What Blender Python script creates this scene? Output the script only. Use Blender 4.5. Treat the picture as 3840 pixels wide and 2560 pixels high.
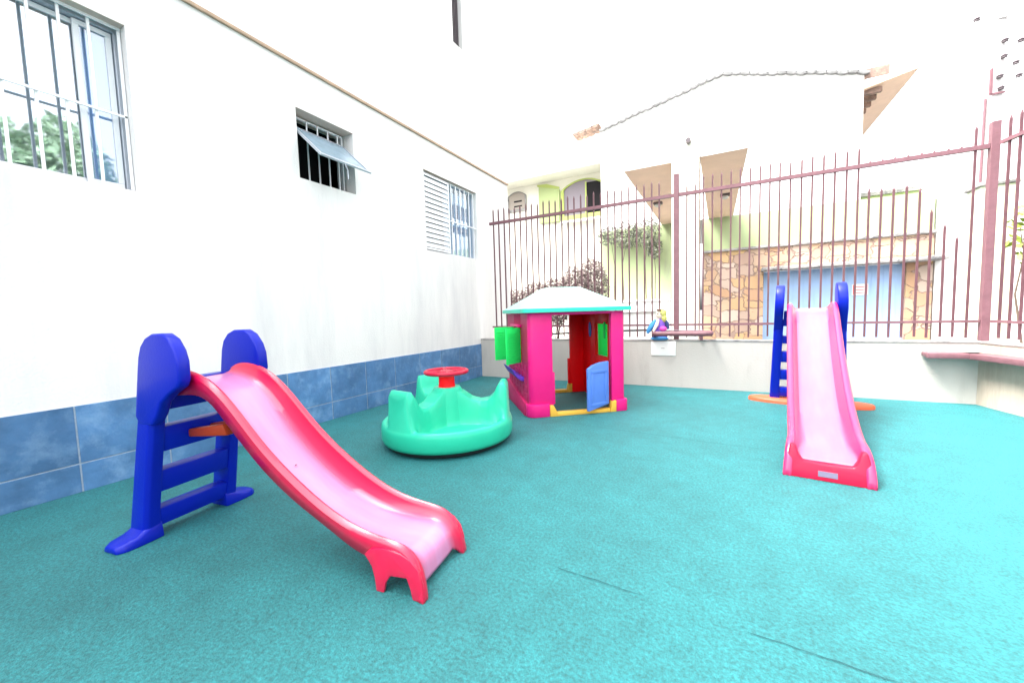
import bpy, bmesh, math, random
from mathutils import Vector, Matrix
random.seed(7)
PI = math.pi
R = math.radians
sc = bpy.context.scene
col = sc.collection
for o in list(bpy.data.objects):
    bpy.data.objects.remove(o)

# ------------------------------------------------------------------ camera
cd = bpy.data.cameras.new('camera')
cam = bpy.data.objects.new('camera', cd)
col.objects.link(cam)
cd.sensor_width = 36.0
cd.lens = 13.762
cd.clip_start = 0.05
cd.clip_end = 600
_p, _r, _y = R(-4.107), R(-1.714), R(28.12)
_b = Matrix(((1, 0, 0), (0, 0, -1), (0, 1, 0)))
_m = Matrix.Rotation(_y, 3, 'Z') @ _b @ Matrix.Rotation(_p, 3, 'X') @ Matrix.Rotation(_r, 3, 'Z')
cam.matrix_world = Matrix.Translation((0, 0, 1.25)) @ _m.to_4x4()
sc.camera = cam

# ------------------------------------------------------------------ world, sun, exposure
SUN_EL, SUN_AZ = 60.0, 212.0          # azimuth measured from +X towards +Y
w = bpy.data.worlds.new("World")
sc.world = w
w.use_nodes = True
nt = w.node_tree
sky = nt.nodes.new('ShaderNodeTexSky')
sky.sky_type = 'NISHITA'
sky.sun_disc = False
sky.sun_elevation = R(SUN_EL)
sky.sun_rotation = R(90 - SUN_AZ)
sky.air_density = 1.0
sky.dust_density = 6.0
sky.ozone_density = 1.0
bg = nt.nodes['Background']
hs_ = nt.nodes.new('ShaderNodeHueSaturation')      # thin overcast: the sky loses most of its blue
hs_.inputs['Saturation'].default_value = 0.06
nt.links.new(sky.outputs[0], hs_.inputs['Color'])
nt.links.new(hs_.outputs[0], bg.inputs[0])
bg.inputs[1].default_value = 0.15
sd = bpy.data.lights.new('sun', 'SUN')
sd.energy = 1.1
sd.angle = R(22)
sd.color = (1.0, 0.94, 0.86)
sun = bpy.data.objects.new('sun', sd)
col.objects.link(sun)
_d = Vector((math.cos(R(SUN_EL)) * math.cos(R(SUN_AZ)), math.cos(R(SUN_EL)) * math.sin(R(SUN_AZ)), math.sin(R(SUN_EL))))
sun.rotation_euler = _d.to_track_quat('Z', 'Y').to_euler()
sun.location = (10, 5, 15)
sc.view_settings.view_transform = 'Standard'
sc.view_settings.look = 'None'
sc.view_settings.gamma = 1.0
sc.view_settings.exposure = 2.85

# ------------------------------------------------------------------ materials
def mat(name, c, rough=0.6, spec=0.5, metal=0.0, var=0.0, vscale=3.0, bump=0.0, bscale=40.0, coat=0.0, dirt=None, dscale=1.5, dlo=0.5, dhi=0.7, stretch=None, island=0.0):
    m = bpy.data.materials.new(name)
    m.use_nodes = True
    t = m.node_tree
    p = t.nodes['Principled BSDF']
    p.inputs['Base Color'].default_value = (*c, 1)
    p.inputs['Roughness'].default_value = rough
    p.inputs['Specular IOR Level'].default_value = spec
    p.inputs['Metallic'].default_value = metal
    p.inputs['Coat Weight'].default_value = coat
    p.inputs['Coat Roughness'].default_value = 0.15
    tc = t.nodes.new('ShaderNodeTexCoord')
    src = tc.outputs['Object']
    if stretch:
        mp = t.nodes.new('ShaderNodeMapping')
        mp.inputs['Scale'].default_value = stretch
        t.links.new(src, mp.inputs[0])
        ssrc = mp.outputs[0]
    else:
        ssrc = src
    cur = None
    def cmix(a, b, fac):
        n = t.nodes.new('ShaderNodeMix')
        n.data_type = 'RGBA'
        t.links.new(fac, n.inputs[0])
        for k, v in ((6, a), (7, b)):
            if isinstance(v, tuple):
                n.inputs[k].default_value = (*v, 1)
            else:
                t.links.new(v, n.inputs[k])
        return n.outputs[2]
    if var > 0:
        n = t.nodes.new('ShaderNodeTexNoise')
        n.inputs['Scale'].default_value = vscale
        n.inputs['Detail'].default_value = 6
        n.inputs['Roughness'].default_value = 0.65
        t.links.new(ssrc, n.inputs['Vector'])
        rp = t.nodes.new('ShaderNodeMapRange')
        rp.inputs[1].default_value = 0.3
        rp.inputs[2].default_value = 0.7
        t.links.new(n.outputs['Fac'], rp.inputs[0])
        cur = cmix(tuple(x * (1 - var) for x in c), tuple(min(1, x * (1 + var)) for x in c), rp.outputs[0])
    if dirt:
        n = t.nodes.new('ShaderNodeTexNoise')
        n.inputs['Scale'].default_value = dscale
        n.inputs['Detail'].default_value = 8
        n.inputs['Roughness'].default_value = 0.7
        t.links.new(ssrc, n.inputs['Vector'])
        rp = t.nodes.new('ShaderNodeMapRange')
        rp.inputs[1].default_value = dlo
        rp.inputs[2].default_value = dhi
        t.links.new(n.outputs['Fac'], rp.inputs[0])
        cur = cmix(cur or c, dirt, rp.outputs[0])
    if island > 0:
        g = t.nodes.new('ShaderNodeNewGeometry')
        rp = t.nodes.new('ShaderNodeMapRange')
        rp.inputs[3].default_value = 1 - island
        rp.inputs[4].default_value = 1 + island
        t.links.new(g.outputs['Random Per Island'], rp.inputs[0])
        vm = t.nodes.new('ShaderNodeVectorMath')
        vm.operation = 'SCALE'
        if cur is None:
            vm.inputs[0].default_value = c
        else:
            t.links.new(cur, vm.inputs[0])
        t.links.new(rp.outputs[0], vm.inputs['Scale'])
        cur = vm.outputs[0]
    if cur is not None:
        t.links.new(cur, p.inputs['Base Color'])
    if bump > 0:
        n = t.nodes.new('ShaderNodeTexNoise')
        n.inputs['Scale'].default_value = bscale
        n.inputs['Detail'].default_value = 4
        t.links.new(src, n.inputs['Vector'])
        b = t.nodes.new('ShaderNodeBump')
        b.inputs['Strength'].default_value = bump
        b.inputs['Distance'].default_value = 0.01
        t.links.new(n.outputs['Fac'], b.inputs['Height'])
        t.links.new(b.outputs[0], p.inputs['Normal'])
    return m

def plastic(name, c, rough=0.32, var=0.06):
    return mat(name, c, rough=rough + 0.05, spec=0.2, coat=0.12, var=var, vscale=4, bump=0.08, bscale=60, dirt=tuple(x * 0.85 + 0.012 for x in c), dscale=9, dlo=0.62, dhi=0.85)

M = {}
M['wall'] = mat('white_render', (0.71, 0.70, 0.69), 0.9, 0.2, var=0.02, bump=0.35, bscale=55, dirt=(0.55, 0.545, 0.56), dscale=2.0, dlo=0.46, dhi=0.80, stretch=(1, 1, 0.16))
M['parapet'] = mat('parapet_render', (0.43, 0.41, 0.38), 0.9, 0.2, var=0.04, bump=0.4, bscale=45, dirt=(0.33, 0.305, 0.28), dscale=2.2, dlo=0.55, dhi=0.8, stretch=(1, 1, 0.2))
M['molding'] = mat('tan_molding', (0.40, 0.29, 0.21), 0.8, 0.2, var=0.15, vscale=8)
M['tile'] = mat('slate_tile', (0.068, 0.170, 0.34), 0.36, 0.5, var=0.28, vscale=3.0, bump=0.4, bscale=18, dirt=(0.19, 0.34, 0.54), dscale=4, dlo=0.50, dhi=0.78, island=0.22)
M['grout'] = mat('grout', (0.32, 0.40, 0.50), 0.9, 0.2, var=0.2, vscale=20)
M['frame_white'] = mat('white_aluminium', (0.68, 0.70, 0.73), 0.35, 0.5, var=0.04)
M['added_pane_backing'] = mat('added_blue_backing', (0.26, 0.44, 0.68), 0.8)
M['grille'] = mat('white_painted_bars', (0.78, 0.78, 0.80), 0.5)
M['alu'] = mat('grey_aluminium', (0.42, 0.46, 0.52), 0.35, 0.5, metal=0.4)
M['dark'] = mat('dark_room', (0.02, 0.018, 0.02), 0.9, 0.1)
M['reveal'] = mat('reveal_render', (0.55, 0.45, 0.39), 0.9, 0.2, var=0.06)
M['room'] = mat('room_paint', (0.18, 0.32, 0.55), 0.9, 0.1)
M['curtain'] = mat('curtain_cloth', (0.6, 0.66, 0.74), 0.9, 0.1, var=0.1, vscale=6)
M['blue'] = plastic('blue_plastic', (0.0003, 0.0095, 0.34), 0.33)
M['red'] = mat('red_plastic', (0.40, 0.0015, 0.03), rough=0.36, spec=0.3, coat=0.06, var=0.05, vscale=4, bump=0.05, bscale=50, dirt=(0.42, 0.02, 0.06), dscale=7, dlo=0.55, dhi=0.8)
M['darkred'] = plastic('scarlet_plastic', (0.85, 0.002, 0.006), 0.4)
M['pinkred'] = plastic('raspberry_plastic', (0.62, 0.01, 0.17), 0.36)
M['pinkshade'] = plastic('shaded_raspberry_plastic', (0.42, 0.015, 0.1), 0.5)  # same raspberry plastic as the front; side wall shade put into the colour
M['green'] = plastic('turquoise_plastic', (0.02, 0.43, 0.27), 0.30)
M['roof_lit'] = plastic('lit_mint_plastic', (0.33, 0.72, 0.62), 0.28)  # roof mint paled towards white; sky highlight put into the colour
M['shutter'] = plastic('bright_green_plastic', (0.002, 0.62, 0.12), 0.4)
M['purple'] = plastic('purple_plastic', (0.11, 0.04, 0.45), 0.4)
M['skyblue'] = plastic('sky_blue_plastic', (0.08, 0.19, 0.58), 0.4)
M['yellow'] = plastic('yellow_plastic', (0.62, 0.36, 0.05), 0.4)
M['orange'] = plastic('orange_plastic', (0.52, 0.1, 0.045), 0.4)
M['redcap'] = plastic('bright_red_plastic', (0.36, 0.002, 0.03), 0.4)
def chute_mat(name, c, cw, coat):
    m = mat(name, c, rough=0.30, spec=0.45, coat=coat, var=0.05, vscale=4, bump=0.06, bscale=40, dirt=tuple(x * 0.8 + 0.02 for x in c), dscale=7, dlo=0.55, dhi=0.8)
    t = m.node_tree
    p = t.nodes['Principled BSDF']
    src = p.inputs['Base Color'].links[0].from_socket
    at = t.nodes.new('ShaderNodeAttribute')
    at.attribute_name = 'bed_sheen'
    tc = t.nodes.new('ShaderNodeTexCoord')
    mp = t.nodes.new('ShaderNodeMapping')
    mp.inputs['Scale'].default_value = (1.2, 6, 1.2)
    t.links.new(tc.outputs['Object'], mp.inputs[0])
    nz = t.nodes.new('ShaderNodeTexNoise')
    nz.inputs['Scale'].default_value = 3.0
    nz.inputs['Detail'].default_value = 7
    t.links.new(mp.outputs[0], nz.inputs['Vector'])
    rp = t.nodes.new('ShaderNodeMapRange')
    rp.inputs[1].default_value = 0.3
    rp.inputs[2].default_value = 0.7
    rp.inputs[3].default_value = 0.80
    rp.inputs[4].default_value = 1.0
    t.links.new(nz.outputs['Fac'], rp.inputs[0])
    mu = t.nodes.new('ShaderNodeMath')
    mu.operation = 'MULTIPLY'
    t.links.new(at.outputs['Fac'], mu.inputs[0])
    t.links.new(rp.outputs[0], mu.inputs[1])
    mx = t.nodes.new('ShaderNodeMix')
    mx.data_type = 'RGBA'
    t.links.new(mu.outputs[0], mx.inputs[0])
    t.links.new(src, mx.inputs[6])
    mx.inputs[7].default_value = (*cw, 1)  # pale bed tone carries the painted reflection
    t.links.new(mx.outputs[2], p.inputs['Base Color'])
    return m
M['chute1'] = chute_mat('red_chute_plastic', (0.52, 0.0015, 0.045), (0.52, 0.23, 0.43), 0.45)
M['chute2'] = chute_mat('pink_red_chute_plastic', (0.50, 0.012, 0.09), (0.26, 0.10, 0.17), 0.6)
M['eave'] = plastic('mint_green_plastic', (0.035, 0.55, 0.40), 0.35)  # eave keeps the roof plastic's deeper tone, without the highlight
M['brick'] = plastic('brick_red_plastic', (0.30, 0.035, 0.008), 0.4)
M['rubber'] = mat('black_rubber', (0.012, 0.012, 0.014), 0.6)
M['steel'] = mat('bolt_steel', (0.6, 0.6, 0.62), 0.3, metal=1.0)
M['maroon'] = mat('maroon_paint', (0.165, 0.075, 0.09), 0.5, 0.4, var=0.15, vscale=12, dirt=(0.12, 0.05, 0.05), dscale=14, dlo=0.58, dhi=0.8)
M['maroonbar'] = mat('maroon_bar_paint', (0.11, 0.045, 0.055), 0.5, 0.4, var=0.2, vscale=12)
M['parapet2'] = mat('beige_parapet_render', (0.42, 0.36, 0.295), 0.9, 0.2, var=0.05, bump=0.4, bscale=45, dirt=(0.30, 0.245, 0.195), dscale=2.6, dlo=0.52, dhi=0.75, stretch=(1, 1, 0.12))
M['cream'] = mat('cream_paint', (0.80, 0.78, 0.68), 0.9, 0.2, var=0.03, bump=0.2)
M['whitehouse'] = mat('white_house_paint', (0.84, 0.84, 0.82), 0.9, 0.2, var=0.02, bump=0.2)
M['greenwall'] = mat('pale_green_paint', (0.36, 0.43, 0.24), 0.9, 0.2, var=0.08, vscale=1.2, dirt=(0.30, 0.30, 0.24), dscale=1.5, dlo=0.55, dhi=0.8, stretch=(1, 1, 0.2))
M['soffit'] = mat('tan_soffit', (0.82, 0.60, 0.46), 0.9, 0.2, var=0.05)
M['lime'] = mat('lime_trim', (0.42, 0.50, 0.14), 0.7, 0.3)
M['greyshutter'] = mat('grey_louvre', (0.24, 0.21, 0.24), 0.7)
M['terracotta'] = mat('terracotta', (0.27, 0.185, 0.15), 0.9, 0.2, var=0.35, vscale=6, dirt=(0.1, 0.09, 0.09), dscale=5)
M['oldtile'] = mat('weathered_roof_edge', (0.2, 0.2, 0.2), 0.9, 0.2, var=0.4, vscale=6)
M['slab'] = mat('weathered_slab', (0.30, 0.29, 0.28), 0.9, 0.2, var=0.3, vscale=4, dirt=(0.08, 0.08, 0.09), dscale=3, dlo=0.5, dhi=0.65)
M['garage'] = mat('pale_blue_sheet', (0.33, 0.48, 0.72), 0.55, 0.4, var=0.05)
M['sign'] = mat('sign_white', (0.8, 0.8, 0.78), 0.5)
M['signred'] = mat('sign_red', (0.6, 0.04, 0.04), 0.5)
M['asphalt'] = mat('asphalt', (0.10, 0.10, 0.10), 0.9, 0.2, var=0.2)
M['cable'] = mat('black_cable', (0.03, 0.03, 0.035), 0.6)
M['concrete'] = mat('pole_concrete', (0.62, 0.60, 0.60), 0.9, 0.2, var=0.06)
M['insul'] = mat('insulator', (0.10, 0.08, 0.09), 0.4)
M['leaf'] = mat('leaf_green', (0.10, 0.20, 0.03), 0.6, 0.4, island=0.5)
M['leafy'] = mat('leaf_yellow_green', (0.25, 0.32, 0.05), 0.6, 0.4, island=0.45)
M['leafpale'] = mat('pale_leaf', (0.26, 0.36, 0.24), 0.6, 0.4, island=0.45)
M['vine'] = mat('grey_vine_leaf', (0.20, 0.21, 0.17), 0.8, 0.2, island=0.5)
M['vinered'] = mat('reddish_vine_leaf', (0.27, 0.22, 0.21), 0.8, 0.2, island=0.6)
M['bark'] = mat('bark', (0.12, 0.09, 0.07), 0.9, 0.2, var=0.3, vscale=10)
M['plate'] = mat('cover_plate', (0.76, 0.76, 0.73), 0.5)
M['skin'] = mat('figure_face', (0.7, 0.6, 0.5), 0.6)
M['hair'] = mat('figure_hair', (0.45, 0.45, 0.12), 0.7)
M['brown'] = mat('figure_brown', (0.13, 0.06, 0.04), 0.7)
M['figblue'] = mat('figure_blue', (0.03, 0.2, 0.45), 0.6)
M['figpurple'] = mat('figure_purple', (0.15, 0.06, 0.40), 0.6)
M['figpink'] = mat('figure_magenta', (0.55, 0.05, 0.32), 0.6)
M['navy'] = mat('figure_navy', (0.01, 0.03, 0.12), 0.6)
M['sticker'] = mat('grey_sticker', (0.10, 0.09, 0.15), 0.5)
M['lampmetal'] = mat('lamp_metal', (0.10, 0.07, 0.07), 0.5)
M['lampglass'] = mat('lamp_glass', (0.6, 0.58, 0.52), 0.2)

def glass_mat(name, tint, alpha_mix):
    m = bpy.data.materials.new(name)
    m.use_nodes = True
    t = m.node_tree
    t.nodes.clear()
    out = t.nodes.new('ShaderNodeOutputMaterial')
    mx = t.nodes.new('ShaderNodeMixShader')
    mx.inputs[0].default_value = alpha_mix
    tr = t.nodes.new('ShaderNodeBsdfTransparent')
    tr.inputs[0].default_value = (*tint, 1)
    gl = t.nodes.new('ShaderNodeBsdfGlossy')
    gl.inputs['Roughness'].default_value = 0.03
    gl.inputs[0].default_value = (0.9, 0.95, 1, 1)
    t.links.new(tr.outputs[0], mx.inputs[1])
    t.links.new(gl.outputs[0], mx.inputs[2])
    t.links.new(mx.outputs[0], out.inputs[0])
    return m
M['glass'] = glass_mat('window_glass', (0.75, 0.85, 0.9), 0.45)
M['glassclear'] = glass_mat('pane_glass', (0.8, 0.88, 0.95), 0.22)

M['awnglass'] = mat('reflection_blue_glass', (0.22, 0.31, 0.38), 0.15, 0.8, var=0.15, vscale=9)  # opaque pale blue stands in for the reflection on the awning pane
def thin_plastic(name, c):
    m = bpy.data.materials.new(name)
    m.use_nodes = True
    t = m.node_tree
    p = t.nodes['Principled BSDF']
    p.inputs['Base Color'].default_value = (*c, 1)
    out = t.nodes['Material Output']
    tl = t.nodes.new('ShaderNodeBsdfTranslucent')
    tl.inputs[0].default_value = (*c, 1)
    mx = t.nodes.new('ShaderNodeMixShader')
    mx.inputs[0].default_value = 0.5
    t.links.new(p.outputs[0], mx.inputs[1])
    t.links.new(tl.outputs[0], mx.inputs[2])
    t.links.new(mx.outputs[0], out.inputs[0])
    return m
M['thinshutter'] = thin_plastic('thin_green_plastic', (0.03, 0.9, 0.25))
def carpet():
    m = bpy.data.materials.new('teal_carpet')
    m.use_nodes = True
    t = m.node_tree
    p = t.nodes['Principled BSDF']
    p.inputs['Roughness'].default_value = 0.62
    p.inputs['Specular IOR Level'].default_value = 0.5
    p.inputs['Sheen Weight'].default_value = 0.0
    p.inputs['Sheen Roughness'].default_value = 0.5
    tc = t.nodes.new('ShaderNodeTexCoord')
    def noise(scale, detail, rough=0.6):
        n = t.nodes.new('ShaderNodeTexNoise')
        n.inputs['Scale'].default_value = scale
        n.inputs['Detail'].default_value = detail
        n.inputs['Roughness'].default_value = rough
        t.links.new(tc.outputs['Object'], n.inputs['Vector'])
        return n.outputs['Fac']
    def rng(s, a, b, c, d):
        r = t.nodes.new('ShaderNodeMapRange')
        for k, v in zip((1, 2, 3, 4), (a, b, c, d)):
            r.inputs[k].default_value = v
        t.links.new(s, r.inputs[0])
        return r.outputs[0]
    def mul(a, b):
        x = t.nodes.new('ShaderNodeMath')
        x.operation = 'MULTIPLY'
        t.links.new(a, x.inputs[0])
        t.links.new(b, x.inputs[1])
        return x.outputs[0]
    v = mul(rng(noise(1.1, 6, 0.7), 0.3, 0.7, 0.80, 1.16), rng(noise(62, 4, 0.75), 0.36, 0.64, 0.60, 1.36))
    v = mul(v, rng(noise(7, 5, 0.75), 0.35, 0.68, 0.86, 1.10))
    vm = t.nodes.new('ShaderNodeVectorMath')
    vm.operation = 'SCALE'
    vm.inputs[0].default_value = CARPET
    t.links.new(v, vm.inputs['Scale'])
    t.links.new(vm.outputs[0], p.inputs['Base Color'])
    b = t.nodes.new('ShaderNodeBump')
    b.inputs['Strength'].default_value = 1.0
    b.inputs['Distance'].default_value = 0.010
    t.links.new(noise(70, 4, 0.75), b.inputs['Height'])
    t.links.new(b.outputs[0], p.inputs['Normal'])
    return m
CARPET = (0.013, 0.150, 0.162)
M['carpet'] = carpet()

def stone():
    m = bpy.data.materials.new('stone_cladding')
    m.use_nodes = True
    t = m.node_tree
    p = t.nodes['Principled BSDF']
    p.inputs['Roughness'].default_value = 0.85
    tc = t.nodes.new('ShaderNodeTexCoord')
    mp = t.nodes.new('ShaderNodeMapping')
    mp.inputs['Scale'].default_value = (1.9, 1.9, 2.5)
    t.links.new(tc.outputs['Object'], mp.inputs[0])
    nz = t.nodes.new('ShaderNodeTexNoise')
    nz.inputs['Scale'].default_value = 2.0
    t.links.new(mp.outputs[0], nz.inputs['Vector'])
    va = t.nodes.new('ShaderNodeVectorMath')
    va.operation = 'MULTIPLY_ADD'
    t.links.new(nz.outputs['Color'], va.inputs[0])
    va.inputs[1].default_value = (0.45, 0.45, 0.45)
    t.links.new(mp.outputs[0], va.inputs[2])
    vo = t.nodes.new('ShaderNodeTexVoronoi')
    vo.distance = 'CHEBYCHEV'
    vo.inputs['Scale'].default_value = 1.0
    vo.inputs['Randomness'].default_value = 0.8
    t.links.new(va.outputs[0], vo.inputs['Vector'])
    ve = t.nodes.new('ShaderNodeTexVoronoi')
    ve.distance = 'CHEBYCHEV'
    ve.inputs['Scale'].default_value = 1.0
    ve.feature = 'F2'
    ve.inputs['Randomness'].default_value = 0.8
    t.links.new(va.outputs[0], ve.inputs['Vector'])
    su = t.nodes.new('ShaderNodeMath')
    su.operation = 'SUBTRACT'
    t.links.new(ve.outputs['Distance'], su.inputs[0])
    t.links.new(vo.outputs['Distance'], su.inputs[1])
    rp = t.nodes.new('ShaderNodeMapRange')
    rp.inputs[1].default_value = 0.01
    rp.inputs[2].default_value = 0.05
    t.links.new(su.outputs[0], rp.inputs[0])
    cr = t.nodes.new('ShaderNodeValToRGB')
    e = cr.color_ramp.elements
    e[0].color = (0.50, 0.34, 0.17, 1)
    e[1].color = (0.50, 0.41, 0.34, 1)
    for pos, c in ((0.3, (0.43, 0.26, 0.16)), (0.5, (0.49, 0.36, 0.24)), (0.75, (0.37, 0.25, 0.19))):
        x = e.new(pos)
        x.color = (*c, 1)
    se = t.nodes.new('ShaderNodeSeparateColor')
    t.links.new(vo.outputs['Color'], se.inputs[0])
    t.links.new(se.outputs[0], cr.inputs[0])
    mx = t.nodes.new('ShaderNodeMix')
    mx.data_type = 'RGBA'
    mx.inputs[6].default_value = (0.30, 0.21, 0.17, 1)
    t.links.new(rp.outputs[0], mx.inputs[0])
    t.links.new(cr.outputs[0], mx.inputs[7])
    t.links.new(mx.outputs[2], p.inputs['Base Color'])
    b = t.nodes.new('ShaderNodeBump')
    b.inputs['Distance'].default_value = 0.03
    t.links.new(rp.outputs[0], b.inputs['Height'])
    t.links.new(b.outputs[0], p.inputs['Normal'])
    return m
M['stone'] = stone()

# ------------------------------------------------------------------ mesh helpers
class MB:
    def __init__(s):
        s.v = []
        s.f = []
    def add(s, vs, fs):
        n = len(s.v)
        s.v += [Vector(x) for x in vs]
        s.f += [tuple(i + n for i in f) for f in fs]
        return s
    def box(s, a, b):
        (x0, y0, z0), (x1, y1, z1) = a, b
        return s.add([(x0, y0, z0), (x1, y0, z0), (x1, y1, z0), (x0, y1, z0), (x0, y0, z1), (x1, y0, z1), (x1, y1, z1), (x0, y1, z1)],
                     [(0, 3, 2, 1), (4, 5, 6, 7), (0, 1, 5, 4), (1, 2, 6, 5), (2, 3, 7, 6), (3, 0, 4, 7)])
    def hexa(s, p):      # 8 points: bottom loop, top loop
        return s.add(p, [(0, 3, 2, 1), (4, 5, 6, 7), (0, 1, 5, 4), (1, 2, 6, 5), (2, 3, 7, 6), (3, 0, 4, 7)])
    def loft(s, rings, caps=True, closed=True):
        n = len(rings[0])
        vs = [p for r in rings for p in r]
        fs = []
        m = n if closed else n - 1
        for i in range(len(rings) - 1):
            for j in range(m):
                k = (j + 1) % n
                fs.append((i * n + j, i * n + k, (i + 1) * n + k, (i + 1) * n + j))
        if caps:
            fs.append(tuple(reversed(range(n))))
            fs.append(tuple(range((len(rings) - 1) * n, len(rings) * n)))
        return s.add(vs, fs)
    def prism(s, poly, a, b):    # poly: points (vectors) ; a, b offset vectors
        a, b = Vector(a), Vector(b)
        return s.loft([[Vector(p) + a for p in poly], [Vector(p) + b for p in poly]])
    def tube(s, pts, r, n=10, caps=True, radii=None):
        pts = [Vector(p) for p in pts]
        rings = []
        up = Vector((0, 0, 1))
        d0 = (pts[1] - pts[0]).normalized()
        if abs(d0.dot(up)) > 0.9:
            up = Vector((1, 0, 0))
        x = d0.cross(up).normalized()
        for i, p in enumerate(pts):
            d = (pts[min(i + 1, len(pts) - 1)] - pts[max(i - 1, 0)]).normalized()
            x = (x - d * x.dot(d)).normalized()
            y = d.cross(x)
            rr = radii[i] if radii else r
            rings.append([p + x * rr * math.cos(2 * PI * k / n) + y * rr * math.sin(2 * PI * k / n) for k in range(n)])
        return s.loft(rings, caps)
    def lathe(s, prof, c=(0, 0, 0), n=48, closed=False):
        c = Vector(c)
        rings = [[c + Vector((r * math.cos(2 * PI * k / n), r * math.sin(2 * PI * k / n), z)) for k in range(n)] for r, z in prof]
        return s.loft(rings, caps=True)
    def sphere(s, c, r, n=14):
        c = Vector(c)
        r = Vector(r) if hasattr(r, '__len__') else Vector((r, r, r))
        rings = []
        for i in range(1, n):
            a = PI * i / n
            rings.append([c + Vector((r.x * math.sin(a) * math.cos(2 * PI * k / n), r.y * math.sin(a) * math.sin(2 * PI * k / n), -r.z * math.cos(a))) for k in range(n)])
        return s.loft(rings, True)
    def build(s, name, m, parent=None, smooth=False, bevel=0.0, seg=2, angle=35):
        me = bpy.data.meshes.new(name)
        me.from_pydata([tuple(v) for v in s.v], [], s.f)
        me.materials.append(M[m] if isinstance(m, str) else m)
        o = bpy.data.objects.new(name, me)
        col.objects.link(o)
        bm = bmesh.new()
        bm.from_mesh(me)
        bmesh.ops.recalc_face_normals(bm, faces=bm.faces)
        if bevel > 0:
            es = [e for e in bm.edges if len(e.link_faces) == 2 and e.calc_face_angle(0) > R(30)]
            bmesh.ops.bevel(bm, geom=es, offset=bevel, segments=seg, profile=0.5, affect='EDGES', clamp_overlap=True)
            smooth = True
        bm.to_mesh(me)
        bm.free()
        if smooth:
            for p in me.polygons:
                p.use_smooth = True
            try:
                me.set_sharp_from_angle(angle=R(angle))
            except Exception:
                pass
        if parent is not None:
            o.parent = parent
        return o

def tag(o, label, cat, group=None, kind=None):
    if label:
        o['label'] = label
    if cat:
        o['category'] = cat
    if group:
        o['group'] = group
    if kind:
        o['kind'] = kind
    return o
def empty(name, label, cat, loc=(0, 0, 0), rz=0, group=None):
    o = bpy.data.objects.new(name, None)
    o.empty_display_size = 0.2
    o.location = loc
    o.rotation_euler = (0, 0, rz)
    col.objects.link(o)
    return tag(o, label, cat, group)
def struct(o):
    o['kind'] = 'structure'
    return o

# ------------------------------------------------------------------ ground
# parapet line: back wall on y = 6.66 up to the corner, then the right wall
CX, CY = 2.70, 6.66
RD = Vector((0.23, -0.973, 0)).normalized()       # direction of the right wall, towards the camera side
RN = Vector((-RD.y, RD.x, 0))                      # outward (right) normal
if RN.x < 0:
    RN = -RN
RE = Vector((CX, CY, 0)) + RD * 9
struct(MB().add([(-150, -60, -0.03), (150, -60, -0.03), (150, 240, -0.03), (-150, 240, -0.03)], [(0, 1, 2, 3)]).build('ground', 'asphalt'))
bm_ = MB()
bm_.add([(-4.5, -4, 0), (RE.x + .2, -4, 0), (RE.x + .2, RE.y, 0), (CX + .08, CY + .1, 0), (-4.5, CY + .1, 0)], [(0, 1, 2, 3, 4)])
fl = struct(bm_.build('playground_floor', 'carpet'))
fl['label'] = 'teal textured carpet floor of the playground'

def seam(pts):
    mb = MB()
    n = len(pts)
    P = [Vector((x, y, 0.004)) for x, y in pts]
    Q = []
    for i in range(n - 1):
        for k in range(6):
            Q.append(P[i].lerp(P[i + 1], k / 6) + Vector((random.uniform(-.003, .003), random.uniform(-.003, .003), 0)))
    Q.append(P[-1])
    vs, fs = [], []
    for i, q in enumerate(Q):
        d = (Q[min(i + 1, len(Q) - 1)] - Q[max(i - 1, 0)]).normalized()
        s_ = Vector((-d.y, d.x, 0)) * random.uniform(0.001, 0.0026)
        vs += [q + s_, q - s_]
    for i in range(len(Q) - 1):
        fs.append((2 * i, 2 * i + 1, 2 * i + 3, 2 * i + 2))
    mb.add(vs, fs)
    return struct(mb.build('floor_seam', mat('dark_seam_%d' % len(bpy.data.materials), (0.01, 0.07, 0.08), 0.95)))  # own dark colour of the carpet joint
seam([(-3.2, 4.25), (-1.177, 4.08), (-0.588, 4.029), (-0.046, 3.975), (0.3, 3.97)])
seam([(-0.70, 1.706), (-0.586, 1.703), (-0.399, 1.694), (-0.30, 1.69)])
seam([(0.10, 1.664), (0.341, 1.654), (0.521, 1.641), (1.6, 1.60)])
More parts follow.
